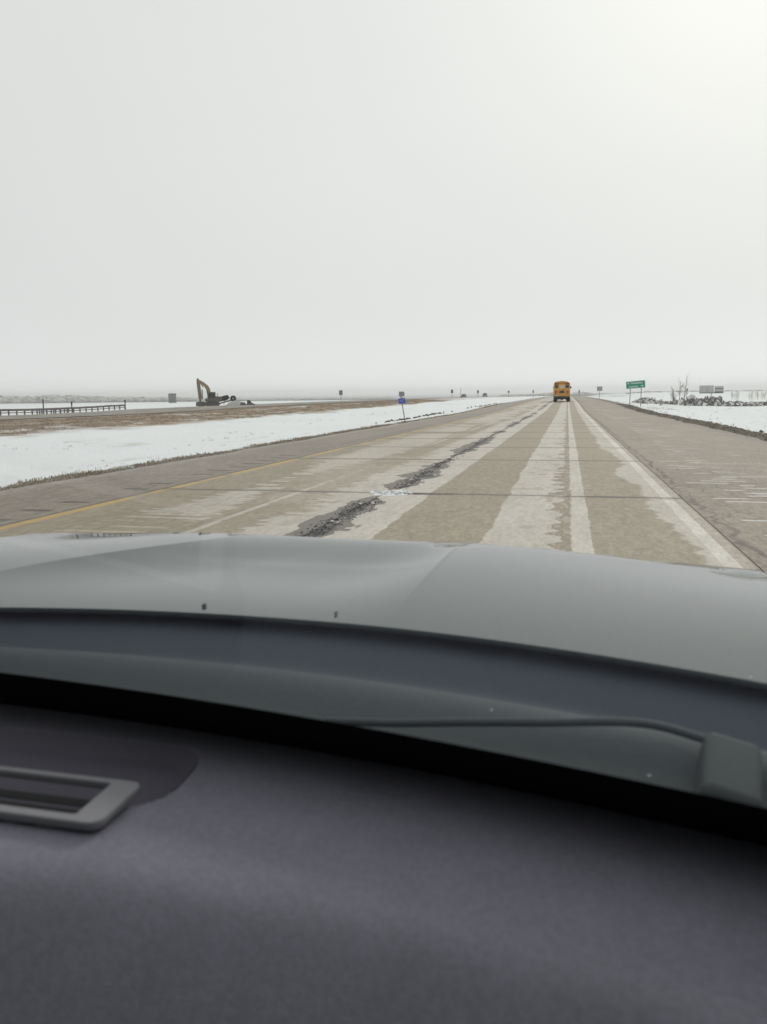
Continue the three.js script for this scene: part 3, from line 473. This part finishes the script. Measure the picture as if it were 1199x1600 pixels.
// ------------------------------------------------------------------ excavator and the things around it
const turnL = 0.4503;
{
  const ex = thing('excavator', 'tan and black tracked excavator with its arm folded upright', 'excavator', [-55.9, land(-55.9, 115.4), -115.4], turnL);
  const tan = mat(0.31, 0.235, 0.15, 0.65), steel = mat(0.14, 0.13, 0.112, 0.75), dk = mat(0.085, 0.08, 0.073, 0.75);
  for (const z of [-0.85, 0.85]) {
    const t = mesh('track', plate([[-0.95, 0.08], [0.95, 0.08], [1.2, 0.3], [1.2, 0.46], [0.95, 0.68], [-0.95, 0.68], [-1.2, 0.46], [-1.2, 0.3]], 0.42, 0.02, z), dk, ex);
    for (const x of [-0.9, -0.45, 0, 0.45, 0.9]) mesh('track_roller', put(new THREE.CylinderGeometry(0.18, 0.18, 0.5, 14), x, 0.36, z, Math.PI / 2), steel, t);
    t.position.x = 0.25;
  }
  mesh('undercarriage', rb(1.6, 0.35, 1.5, 0.08, 0.25, 0.62, 0), steel, ex);
  mesh('house', plate([[-0.8, 0.78], [1.65, 0.78], [1.75, 1.1], [1.6, 1.5], [0.7, 1.55], [0.6, 1.25], [-0.8, 1.2]], 2.1, 0.05), steel, ex);
  mesh('counterweight', rb(0.45, 0.8, 2.15, 0.14, 1.62, 1.16, 0), dk, ex);
  const cab = mesh('cab', plate([[-0.42, 1.05], [0.75, 1.05], [0.78, 2.22], [-0.12, 2.22], [-0.42, 1.7]], 0.95, 0.04, 0.55), dk, ex);
  mesh('cab_window', plate([[-0.28, 1.5], [0.2, 1.5], [0.2, 2.08], [-0.05, 2.08], [-0.28, 1.72]], 0.02, 0, 1.075), glassMat, cab);
  mesh('cab_window', plate([[0.3, 1.5], [0.66, 1.5], [0.68, 2.08], [0.3, 2.08]], 0.02, 0, 1.075), glassMat, cab);
  mesh('boom', plate([[-0.45, 1.15], [-0.05, 1.15], [0.02, 2.0], [-0.02, 2.7], [-0.3, 3.25], [-0.85, 3.72], [-1.45, 4.1], [-1.75, 4.12], [-1.7, 3.82], [-1.3, 3.55], [-0.85, 3.12], [-0.58, 2.6], [-0.48, 1.9]], 0.4, 0.03), tan, ex);
  mesh('stick', plate([[-1.98, 4.42], [-1.8, 4.45], [-1.58, 4.0], [-1.5, 3.2], [-1.42, 1.6], [-1.5, 0.72], [-1.72, 0.72], [-1.88, 1.6], [-2.02, 3.2], [-2.05, 4.0]], 0.32, 0.03), mat(0.22, 0.17, 0.115, 0.65), ex);
  mesh('hydraulic_ram', [bar([-1.05, 3.0, 0], [-1.62, 3.95, 0], 0.07, 0.07, 10), bar([-0.15, 1.0, 0.28], [-0.55, 2.6, 0.28], 0.09, 0.06, 10), bar([-0.15, 1.0, -0.28], [-0.55, 2.6, -0.28], 0.09, 0.06, 10), bar([-1.25, 2.7, 0], [-1.3, 1.2, 0], 0.09, 0.09, 10)], steel, ex);
  mesh('bucket', plate([[-2.25, 0.72], [-1.05, 0.75], [-0.85, 0.6], [-0.95, 0.1], [-1.2, 0.0], [-1.8, 0.0], [-2.2, 0.12]], 1.3, 0.03), steel, ex);
  for (let k = 0; k < 5; k++) mesh('bucket_tooth', put(new THREE.ConeGeometry(0.06, 0.26, 4), -0.84, 0.08, -0.5 + k * 0.25, 0, 0, -2.0), steel, ex);
  mesh('exhaust_stack', bar([1.1, 1.5, -0.4], [1.1, 2.05, -0.4], 0.05, 0.05, 8), dk, ex);
}
{
  const t = thing('towed_scraper', 'dark towed machine with a raised wheel behind the excavator', 'machine', [-54.4, land(-54.4, 116.6), -116.6], turnL);
  const dk = mat(0.05, 0.048, 0.046, 0.8), lt = mat(0.17, 0.16, 0.15, 0.8);
  mesh('drawbar', [bar([-0.9, 0.25, 0.3], [1.9, 0.95, 0.3], 0.10, 0.09, 8), bar([-0.9, 0.25, -0.3], [1.9, 0.95, -0.3], 0.10, 0.09, 8)], lt, t);
  mesh('hopper', plate([[-0.6, 0.75], [0.6, 0.9], [1.1, 1.25], [0.85, 1.65], [0.25, 1.55], [-0.2, 1.4], [-0.7, 1.35]], 1.4, 0.05), dk, t);
  mesh('hydraulic_ram', [bar([-0.8, 0.5, 0.4], [0.5, 1.2, 0.4], 0.06, 0.06, 8), bar([0.2, 0.2, 0.45], [0.3, 0.8, 0.45], 0.05, 0.05, 8)], mat(0.3, 0.3, 0.29, 0.7), t);
  for (const z of [-0.5, 0.5]) { const w = mesh('wheel', put(new THREE.TorusGeometry(0.33, 0.13, 10, 24), 1.72, 1.15, z), rubber, t); mesh('rim', put(new THREE.CylinderGeometry(0.2, 0.2, 0.12, 16), 1.72, 1.15, z, Math.PI / 2), mat(0.3, 0.3, 0.3, 0.6), w); }
}
function heap(name, label, category, x, d, r, h, col, k) {
  const y = land(x, d), g = surf(26, 14, (s, t) => { const a = s * 6.2832, q = t, n = 0.75 + 0.5 * noise(Math.cos(a) * 2 + k * 7 + 9, Math.sin(a) * 2 + t * 3 + 9), R = r * q * (0.85 + 0.3 * noise(Math.cos(a) * 1.3 + k + 5, Math.sin(a) * 1.3 + 5)); return [Math.cos(a) * R * 1.4, h * (1 - q * q) * n - 0.12, Math.sin(a) * R]; });
  const o = mesh(name, g, mat(...col, 0.95, { bumpMap: grain, bumpScale: 0.08 })); o.position.set(x, y, -d); o.rotation.y = turnL; return tag(o, label, category);
}
heap('snow_pile', 'low white pile of snowy rubble right of the excavator', 'pile', -51.2, 114.6, 1.2, 0.85, [0.56, 0.55, 0.53], 1);
function chunk(label, x, d, s, k) { const o = mesh('concrete_chunk', stoneGeo(s, k, 1), mat(0.13, 0.12, 0.105, 0.95)); o.position.set(x, land(x, d) + s * 0.35, -d); o.rotation.y = k; return tag(o, label, 'rubble'); }
chunk('dark chunk of rubble lying against the white pile', -49.9, 114.4, 0.5, 11);
chunk('small flat chunk between the white pile and the peaked chunk', -49.6, 116.6, 0.32, 12);
{ const o = mesh('concrete_chunk', plate([[-0.7, 0], [0.85, 0], [0.7, 0.12], [0.25, 0.3], [-0.15, 0.78], [-0.5, 0.7], [-0.45, 0.3]], 0.6, 0.05), mat(0.10, 0.095, 0.085, 0.95)); o.position.set(-50.0, land(-50.0, 117.6) + 0.02, -117.6); o.rotation.y = turnL; tag(o, 'dark peaked chunk, last of the rubble right of the excavator', 'rubble'); }
{ const o = mesh('rock', stoneGeo(0.1, 14, 1), mat(0.10, 0.09, 0.085, 0.95)); o.position.set(8.35, land(8.35, 37) + 0.04, -37); tag(o, 'lone dark rock in the snow beside the right verge', 'rock'); }

// ------------------------------------------------------------------ oncoming cars
function farCar(label, x, d, w, h, L, col, turn) {
  const c = thing('car', label, 'car', [x, rise(d) + 0.06, -d], turn, undefined), m = mat(...col, 0.4);
  mesh('body', plate([[-L / 2, 0.3], [L / 2, 0.3], [L / 2, 0.75], [L * 0.28, h * 0.58], [-L * 0.42, h * 0.58], [-L / 2, h * 0.5]], w, 0.05).rotateY(Math.PI / 2), m, c);
  mesh('cabin', plate([[-L * 0.42, h * 0.56], [L * 0.24, h * 0.56], [L * 0.08, h], [-L * 0.34, h]], w * 0.86, 0.05).rotateY(Math.PI / 2), mat(0.05, 0.05, 0.055, 0.3), c);
  for (const sx of [-1, 1]) { for (const sz of [-0.3, 0.3]) mesh('wheel', put(new THREE.CylinderGeometry(0.34, 0.34, 0.22, 18), sx * w * 0.44, 0.34, sz * L, 0, 0, Math.PI / 2), rubber, c); mesh('headlight', rb(0.35, 0.16, 0.06, 0.03, sx * w * 0.34, 0.72, -L / 2 - 0.05), mat(0.7, 0.7, 0.68, 0.3), c); }
}
farCar('dark low car farther left on the oncoming carriageway by the slim pole', -44.0, 338, 1.9, 1.35, 4.6, [0.10, 0.095, 0.09], Math.PI);
farCar('grey car coming up the oncoming carriageway nearer the bus', -42.4, 412, 2.1, 1.9, 4.8, [0.11, 0.115, 0.125], Math.PI);

// ------------------------------------------------------------------ right field: rubble bank, saplings, shrubs
{
  const line = [[14.5, 172], [17.0, 150], [18.6, 137], [18.8, 124], [21.5, 118], [29, 125], [44, 140], [60, 156]], cv = new THREE.CatmullRomCurve3(line.map(([x, d]) => new THREE.Vector3(x, 0, -d)));
  const n = 8000, o = shade(new THREE.InstancedMesh(stoneGeo(0.40, 21, 1), mat(0.29, 0.283, 0.275, 0.95), n)), M = new THREE.Matrix4(), q = new THREE.Quaternion(), e = new THREE.Euler(), col = new THREE.Color();
  o.name = 'rubble_bank';
  const amount = (t) => t < 0.12 ? 0.75 : t < 0.26 ? 0.35 : t < 0.38 ? 0.6 : t < 0.5 ? 0.8 : 0.95;
  for (let i = 0; i < n; i++) {
    const t = rnd(), p = cv.getPoint(t), x = p.x + rr(-1, 1) * 1.1, d = -p.z + rr(-1.3, 1.3) + 1.2, hh = amount(t) * (0.25 + 1.25 * noise(t * 30, 6)) * (t > 0.1 && t < 0.46 ? sm(0.28, 0.55, noise(t * 62, 2)) : 1) * sm(2.0, 0.2, Math.abs(d + p.z - 1.2)) * 1.25, y = land(x, d) + hh * rnd() ** 1.3, snowy = rnd() < 0.36;
    e.set(rr(0, 6), rr(0, 6), rr(0, 6)); q.setFromEuler(e); const s = rr(0.14, 0.62) * (rnd() < 0.06 ? 1.7 : 1) * (t < 0.4 ? 0.75 : 1); M.compose(new THREE.Vector3(x, y, -d), q, new THREE.Vector3(s * 1.3, s * 0.75, s)); o.setMatrixAt(i, M);
    const k = snowy ? rr(2.0, 3.2) : rr(0.35, 1.25); o.setColorAt(i, col.setRGB(k, k, k));
  }
  scene.add(o); stuff(o, 'bank of dark clods and snowy rubble along the right field');
}
function twiggy(name, label, category, x, d, H, o = {}) {
  const s = thing(name, label, category, [x, land(x, d), -d]), trunkG = [], branchG = [];
  const grow = (p, dir, L, r, lvl) => {
    const e = p.clone().addScaledVector(dir, L); (lvl ? branchG : trunkG).push(bar(p.toArray(), e.toArray(), r, r * 0.55, lvl > 1 ? 4 : 6));
    if (lvl >= (o.levels ?? 3)) return;
    const n = lvl === 0 ? o.limbs ?? 9 : 3; for (let k = 0; k < n; k++) { const t = lvl === 0 ? rr(o.from ?? 0.2, 0.98) : rr(0.35, 1), q = p.clone().lerp(e, t), a = rr(0, 6.283), up = o.up ?? 0.75; const nd = new THREE.Vector3(Math.cos(a), up * rr(0.7, 1.6), Math.sin(a)).normalize().lerp(dir, 0.25).normalize(); grow(q, nd, L * (lvl === 0 ? (o.reach ?? 0.32) * (1.1 - t * 0.55) : 0.55) * rr(0.7, 1.2), r * 0.5 * (1 - 0.3 * t), lvl + 1); }
  };
  const sp = o.spread ?? 0.3;
  for (let k = 0; k < (o.stems ?? 1); k++) grow(new THREE.Vector3(k ? rr(-sp, sp) : 0, -0.1, k ? rr(-0.3, 0.3) : 0), new THREE.Vector3(rr(-0.12, 0.12) + (o.lean ?? 0), 1, rr(-0.1, 0.1)).normalize(), H * (k ? rr(0.7, 0.95) : 1), o.r ?? 0.06, 0);
  const m = mat(...(o.col ?? [0.17, 0.15, 0.135]), 0.95); mesh('trunk', trunkG, m, s); if (branchG.length) mesh(o.crown ?? 'crown', branchG, m, s); return s;
}
twiggy('sapling', 'low bushy bare sapling, leftmost beside the rubble bank', 'tree', 17.55, 139, 2.7, { stems: 2, limbs: 12, up: 0.9, r: 0.05, reach: 0.4 });
twiggy('sapling', 'thin bare sapling leaning left beside the tallest sapling', 'tree', 18.4, 139, 3.9, { limbs: 7, lean: -0.12, r: 0.06, from: 0.3, reach: 0.28 });
twiggy('sapling', 'tallest bare sapling, a slim upright stem by the rubble bank', 'tree', 18.7, 136.8, 4.7, { limbs: 11, r: 0.05, from: 0.2, reach: 0.24, up: 1.1 });
const bush = { stems: 8, limbs: 5, up: 0.9, r: 0.016, reach: 0.42, levels: 2, crown: 'twigs' };
twiggy('shrub', 'round tan bush in front of the left end of the rubble bank', 'shrub', 15.2, 136.5, 1.15, { ...bush, stems: 16, col: [0.34, 0.29, 0.23] });
twiggy('shrub', 'tan leafless shrub below the round sign', 'shrub', 20.3, 133, 1.2, { ...bush, spread: 0.9, stems: 14, col: [0.30, 0.25, 0.19] });
twiggy('shrub', 'tall faint tan shrub behind the rubble, nearer the billboard', 'shrub', 44.3, 226, 2.6, { ...bush, stems: 16, r: 0.022, spread: 1.3, col: [0.42, 0.38, 0.32] });
twiggy('shrub', 'wide straw coloured shrub behind the rubble near the right edge', 'shrub', 49.3, 225, 2.6, { ...bush, stems: 30, r: 0.022, spread: 2.2, col: [0.46, 0.40, 0.29] });

// ------------------------------------------------------------------ our own car, looked at from inside
const CX = -0.55;                                     // centre line of the car
const car = thing('car', 'grey car seen from inside, its hood and dashboard filling the foreground', 'car', [0, 0, 0]);
{
  const paint = new THREE.MeshPhysicalMaterial({ color: C(0.048, 0.064, 0.063), metalness: 0, roughness: 0.6, specularIntensity: 0, clearcoat: 1, clearcoatRoughness: 0.03 });
  const trim = mat(0.050, 0.063, 0.082, 0.75, { bumpMap: grain, bumpScale: 0.0006 }), gloss = mat(0.058, 0.071, 0.080, 0.75);
  const zr = (u) => 1.148 - 0.245 * u * u;             // rear edge of the hood, metres ahead of the camera
  const base = (z) => { const a = Math.max(0, Math.min(z, 2.06) - 1.2) / 0.86, b = Math.max(0, z - 2.06), c = Math.max(0, z - 2.17); return 0.354 + 0.036 * a * a + 0.15 * b + 2.6 * c * c; };
  const dent = (u, z, cu, cz, r) => Math.exp(-(((u - cu) / r) ** 2) - ((z - cz) / (r * 1.6)) ** 2);
  const valley = (z) => mix(-0.62, -0.335, sm(1.25, 2.15, z));                       // where the raised middle of the hood meets its left side
  const cross = (u, z) => {                                                          // metres below the middle of the hood
    const dents = 0.012 * (dent(u, z, 0.25, 2.03, 0.035) + dent(u, z, -0.36, 2.10, 0.03)) + 0.010 * dent(u, z, 0.96, 1.90, 0.05);
    if (u > 0.28) return dents + 0.022 * sm(-0.1, 0.75, u - 0.28) * sm(1.1, 1.9, z);
    const v = valley(z), bend = (d, w) => 1 - (1 - clamp(d / w)) ** 2, dish = 0.025 * sm(1.08, 1.62, z) * (1 - 0.8 * sm(1.7, 2.06, z));     // the middle is dished between two crests
    return dents + (u < v ? 0 : dish * bend(u - v, 0.34) * bend(0.28 - u, 0.24)) + 0.008 * sm(-0.5, -0.9, u) * sm(1.4, 2.0, z);
  };
  const zz = (z, u) => z + 0.035 * u + 0.095 * u * u;   // the front is rounded in plan
  const seamZ = (u) => { const a = u > 0 ? u : -u * 0.6; return 2.06 - 0.035 * u - 0.095 * u * u - 0.10 * sm(0.62, 0.95, a) + 0.06 * sm(0.98, 1.05, a); };
  const hoodAt = (u, z) => { return [CX + u, EYE - base(zz(z, u)) - cross(u, z), -z]; };
  const us = [-1.0, -0.9, -0.62, -0.38, -0.275, 0.275, 0.38, 0.62, 0.9, 1.0];
  const hoodPiece = (u0, u1, nu, z0, z1, nz, drop = 0) => surf(nu, nz, (s, t) => { const u = mix(u0, u1, s), a = z0(u), b = z1(u), p = hoodAt(u, mix(a, b, t)); p[1] -= drop; return p; });
  const hoodGeo = [hoodPiece(-1.02, 0.28, 160, zr, seamZ, 110), hoodPiece(0.28, 1.02, 70, zr, seamZ, 110)];
  const lipR = surf(120, 3, (s, t) => { const u = mix(-1.02, 1.02, s), p = hoodAt(u, zr(u)); p[1] -= 0.011 * t; p[2] += 0.004 * Math.sin(t * 3) - 0.006 * t; return p; });
  const lipF = surf(120, 3, (s, t) => { const u = mix(-1.02, 1.02, s), p = hoodAt(u, seamZ(u)); p[1] -= 0.018 * t; p[2] += 0.003 * t; return p; });
  mesh('hood', [...hoodGeo.map((g) => toCreasedNormals(g, 0.05)), lipR, lipF], paint, car);
  mesh('front_panel', hoodPiece(-1.02, 1.02, 120, (u) => seamZ(u) + 0.007, (u) => 2.50 - 0.035 * u - 0.095 * u * u, 60, 0.005), paint, car);
  for (const s of [-1, 1]) {
    mesh('fender', surf(60, 12, (a, t) => { const z = mix(0.75, 2.40, a), u = s * 1.02, p = hoodAt(u, Math.max(z, zr(1.02))); p[0] += s * 0.04 * Math.sin(t * 1.57); p[1] -= 0.004 + 0.55 * t; p[2] = -z; if (z > 2.2) p[1] = Math.max(p[1], 0.35); return p; }), paint, car);
    const w = mesh('wheel', put(new THREE.TorusGeometry(0.26, 0.09, 14, 36), CX + s * 0.86, 0.35, -1.55, 0, Math.PI / 2), rubber, car); mesh('rim', put(new THREE.CylinderGeometry(0.2, 0.2, 0.14, 24), CX + s * 0.86, 0.35, -1.55, 0, 0, Math.PI / 2), chrome, w);
  }
  // wiper nozzles on the hood
  for (const [u, z, w] of [[-0.055, 1.19, 0.006], [0.185, 1.185, 0.003]]) { const p = hoodAt(u, z); mesh('washer_nozzle', rb(w, 0.005, 0.010, 0.0018, p[0], p[1] + 0.003, p[2]), gloss, car); }

  // cowl between hood and windscreen
  const zf = (u) => 0.88 * (0.915 - 0.12 * u - 0.12 * u * u);   // top of the black glass border, FD under the eye
  const FD = 0.352;
  const GS = 0.85;                                      // rise of the windscreen per metre
  const glassZ = (u, y) => zf(u) - (y - (EYE - FD)) / GS;
  const baseY = EYE - 0.445;
  const cowlAt = (u, t) => { const p = zr(u) + 0.02 + 0.11 * sm(0.12, 0, t), q = glassZ(u, baseY) + 0.02; return [CX + u, EYE - 0.384 + 0.012 * sm(0.14, 0, t) - 0.026 * sm(0.08, 0.55, t) + 0.006 * sm(0.40, 0.56, t) - 0.034 * sm(0.55, 1, t), -mix(p, q, t)]; };
  mesh('cowl', surf(90, 16, (s, t) => cowlAt(mix(-0.92, 0.92, s), t * 0.47)), trim, car);
  mesh('cowl_grille', [surf(90, 14, (s, t) => { const p = cowlAt(mix(-0.92, 0.92, s), 0.47 + 0.53 * t); p[1] += 0.003 * sm(0, 0.04, t); return p; }), surf(90, 1, (s, t) => { const p = cowlAt(mix(-0.92, 0.92, s), 0.47); p[1] -= 0.01 * t; return p; })], mat(0.060, 0.074, 0.082, 0.8, { bumpMap: grain, bumpScale: 0.0006 }), car);
  // wipers
  const arm = mesh('wiper_arm', [tube([[-0.30, EYE - 0.424, -0.925], [-0.20, EYE - 0.404, -0.893], [-0.13, EYE - 0.391, -0.880], [-0.02, EYE - 0.381, -0.880], [0.10, EYE - 0.378, -0.894], [0.165, EYE - 0.384, -0.876]], 0.0055, 40, 8)], gloss, car);
  mesh('pivot_cover', rb(0.060, 0.045, 0.095, 0.012, 0.178, EYE - 0.408, -0.836, 0.32, -0.18, -0.16), mat(0.066, 0.078, 0.082, 0.85), arm);
  for (const [x, y, z, r] of [[-0.085, EYE - 0.398, -0.944, 0.0013], [0.231, EYE - 0.350, -0.999, 0.0014], [0.095, EYE - 0.404, -0.818, 0.0013]]) mesh('salt_grain', new THREE.IcosahedronGeometry(r, 1).translate(x, y, z), mat(0.8, 0.8, 0.8, 0.9), car);
  // windscreen with its black border
  const roofY = 1.58;
  const screenX = (u, y) => CX + u * (1 - 0.17 * (y - baseY) / (roofY - baseY));
  const bow = (y) => 0.03 * Math.sin(Math.PI * clamp((y - baseY) / (roofY - baseY)));
  const screen = mesh('windscreen', surf(40, 30, (s, t) => { const u = mix(-0.82, 0.82, s), y = mix(baseY, roofY, t); return [screenX(u, y), y, -glassZ(u, y) - bow(y)]; }), new THREE.MeshPhysicalMaterial({ color: C(0.94, 0.95, 0.945), roughness: 0, metalness: 0, transmission: 1, thickness: 0, ior: 1.5 }), car);
  mesh('black_border', surf(80, 6, (s, t) => { const u = mix(-0.82, 0.82, s), y = mix(baseY - 0.012, EYE - FD, t); return [screenX(u, y), y - 0.002, -glassZ(u, y) - bow(y) + 0.004]; }), new THREE.MeshPhysicalMaterial({ color: C(0.006, 0.006, 0.007), roughness: 0.95, specularIntensity: 0.2 }), screen);

  // dashboard
  const dashMat = new THREE.MeshPhysicalMaterial({ color: C(0.186, 0.184, 0.230), map: noiseTex(512, (i, j, n) => 0.87 + 0.09 * tileNoise(i, j, n, 4) + 0.03 * tileNoise(i, j, n, 32) + 0.02 * tileNoise(i, j, n, 128), [2, 2], true), roughness: 0.62, bumpMap: noiseTex(256, (i, j, n) => 0.5 * tileNoise(i, j, n, 2) + 0.5 * tileNoise(i, j, n, 4), [14, 14]), bumpScale: 0.0006, sheen: 0.4, sheenRoughness: 0.6, sheenColor: C(0.7, 0.7, 0.75) });
  const creaseZ = (u) => 0.588 - 0.55 * Math.max(0, Math.abs(u - 0.25) - 0.1) ** 2 - 0.35 * Math.max(0, 0.15 - u) ** 2;
  const rr2 = (x, z, cx, cz, hx, hz, r) => { const qx = Math.abs(x - cx) - hx + r, qz = Math.abs(z - cz) - hz + r; return Math.min(Math.max(qx, qz), 0) + Math.hypot(Math.max(qx, 0), Math.max(qz, 0)) - r; };
  const VX = -0.655, SX = -0.6565;                        // middle of the defroster vent
  const dashY = (x, z) => {
    const u = x - CX, cz = creaseZ(u), k = cz - z;
    let y = EYE - 0.436 - 0.008 * sm(0.80, 0.95, z) - 0.003 * Math.sin((z - 0.5) * 6);
    const soft = 0.03; y -= 0.84 * (k + Math.sqrt(k * k + soft * soft)) / 2;        // the front rolls down towards the passenger
    const f = rr2(x, z, VX, 0.772, 0.225, 0.074, 0.055); y -= mix(0.056, 0.018, sm(0.70, 0.84, z)) * (1 - sm(-0.016, 0.006, f));
    const f2 = rr2(x, z, SX, 0.687, 0.168, 0.037, 0.008); y -= 0.06 * (1 - sm(-0.008, 0.004, f2));
    return y;
  };
  mesh('dashboard', surf(240, 220, (s, t) => { const x = mix(CX - 0.78, CX + 0.80, s), u = x - CX, zb = glassZ(u, baseY) + bow(baseY) - 0.006, z = mix(0.30, zb, t); return [x, dashY(x, z), -z]; }), dashMat, car);
  mesh('dash_front', surf(60, 8, (s, t) => { const x = mix(CX - 0.78, CX + 0.80, s); return [x, dashY(x, 0.30) - 0.36 * t, -0.30 - 0.12 * t + 0.02 * Math.sin(t * 3)]; }), dashMat, car);
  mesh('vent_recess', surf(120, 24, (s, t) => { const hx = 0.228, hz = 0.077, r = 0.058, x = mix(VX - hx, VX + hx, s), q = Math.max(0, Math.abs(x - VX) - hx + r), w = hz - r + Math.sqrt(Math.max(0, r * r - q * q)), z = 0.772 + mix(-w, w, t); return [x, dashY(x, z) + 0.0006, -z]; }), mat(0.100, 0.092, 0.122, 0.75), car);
  // air vent: a raised frame round a dark slot with slats
  {
    const fr = new THREE.Shape(), X0 = -0.865, X1 = -0.456, rrect = (s, x0, x1, y0, y1, r, skew = 0) => { s.moveTo(x0 + r, y0); s.lineTo(x1 - r - skew, y0); s.quadraticCurveTo(x1 - skew, y0, x1 - skew * 0.8, y0 + r); s.lineTo(x1 - skew * 0.2, y1 - r); s.quadraticCurveTo(x1, y1, x1 - r, y1); s.lineTo(x0 + r, y1); s.quadraticCurveTo(x0, y1, x0, y1 - r); s.lineTo(x0, y0 + r); s.quadraticCurveTo(x0, y0, x0 + r, y0); };
    rrect(fr, X0, X1, -0.040, 0.046, 0.014, 0.002);
    const hole = new THREE.Path(); rrect(hole, X0 + 0.05, X1 - 0.033, -0.030, 0.0405, 0.006, -0.001); fr.holes.push(hole);
    const g = new THREE.ExtrudeGeometry(fr, { depth: 0.004, bevelEnabled: true, bevelThickness: 0.003, bevelSize: 0.002, bevelSegments: 3, curveSegments: 8 });
    g.rotateX(-Math.PI / 2); g.translate(0, EYE - 0.434, -0.682);
    const vent = mesh('air_vent', g, mat(0.19, 0.188, 0.205, 0.6), car); vent.userData.label = 'light grey defroster vent frame';
    mesh('vent_duct', surf(80, 40, (p, q) => { const x = mix(SX - 0.170, SX + 0.170, p), z = mix(0.6875 - 0.040, 0.6875 + 0.040, q); return [x, dashY(x, z) + 0.0006, -z]; }), mat(0.008, 0.008, 0.008, 0.9), vent);
    for (const dz of [-0.016, 0.006]) mesh('vent_slat', rb(0.325, 0.003, 0.009, 0.0012, SX, EYE - 0.446, -0.688 + dz, 0.9), mat(0.03, 0.03, 0.032, 0.7), vent);
  }
  // the rest of the cabin
  const lining = mat(0.09, 0.09, 0.09, 0.95), panel = mat(0.07, 0.07, 0.075, 0.8), cloth = mat(0.09, 0.09, 0.095, 1);
  mesh('roof', [surf(30, 30, (s, t) => { const u = mix(-0.72, 0.72, s), z = mix(glassZ(u, roofY) + 0.01, -2.3, t); return [CX + u, roofY + 0.05 * Math.sin(Math.PI * s) * Math.sin(Math.PI * clamp(t * 0.9 + 0.05)), -z]; }), surf(30, 30, (s, t) => { const u = mix(-0.76, 0.76, s), z = mix(glassZ(u, roofY) + 0.01, -2.36, t); return [CX + u, roofY + 0.012 + 0.085 * Math.sin(Math.PI * s) * Math.sin(Math.PI * clamp(t * 0.9 + 0.05)), -z]; })], lining, car);
  for (const s of [-1, 1]) {
    mesh('pillar', [tube([[CX + s * 0.86, 0.93, -0.80], [CX + s * 0.80, 1.28, -0.32], [CX + s * 0.71, 1.55, 0.10]], 0.035, 30, 10), bar([CX + s * 0.86, 0.9, 0.75], [CX + s * 0.74, 1.62, 0.8], 0.05, 0.04, 10), bar([CX + s * 0.86, 0.9, 1.75], [CX + s * 0.72, 1.62, 1.9], 0.07, 0.05, 10), tube([[CX + s * 0.71, 1.56, 0.10], [CX + s * 0.74, 1.57, 0.9], [CX + s * 0.72, 1.55, 2.0]], 0.03, 20, 8)], panel, car);
    const d = mesh('door', surf(20, 30, (t, a) => { const z = mix(0.80, -2.3, a), y = mix(0.28, 0.96, t); return [CX + s * (0.86 + 0.05 * Math.sin(t * 2.6)), y, -z]; }), panel, car);
    mesh('side_window', surf(4, 12, (t, a) => { const y = mix(0.955, 1.54, t), z0 = mix(0.75, -0.1, t), z = mix(z0, -1.85, a); return [CX + s * mix(0.885, 0.735, t), y, -z]; }), new THREE.MeshPhysicalMaterial({ color: C(0.22, 0.24, 0.23), roughness: 0, transmission: 1, thickness: 0, ior: 1.5 }), d);
    mesh('seat', [rb(0.50, 0.16, 0.52, 0.06, CX + s * 0.40, 0.50, 0.30), rb(0.48, 0.68, 0.15, 0.06, CX + s * 0.40, 0.88, 0.66, -0.3), rb(0.26, 0.17, 0.11, 0.05, CX + s * 0.40, 1.34, 0.80, -0.2)], cloth, car);
  }
  mesh('rear_window', surf(10, 6, (s, t) => [CX + mix(-0.8, 0.8, s) * (1 - 0.1 * t), mix(0.95, 1.56, t), mix(2.32, 2.02, t)]), new THREE.MeshPhysicalMaterial({ color: C(0.16, 0.17, 0.165), roughness: 0, transmission: 1, thickness: 0, ior: 1.5 }), car);
  mesh('cabin_floor', [bx(1.7, 0.03, 3.2, CX, 0.27, 0.9), bx(1.7, 0.70, 0.05, CX, 0.62, 2.3), bx(1.72, 0.62, 0.03, CX, 0.62, -0.93)], panel, car);
}
renderer.render(scene, camera);
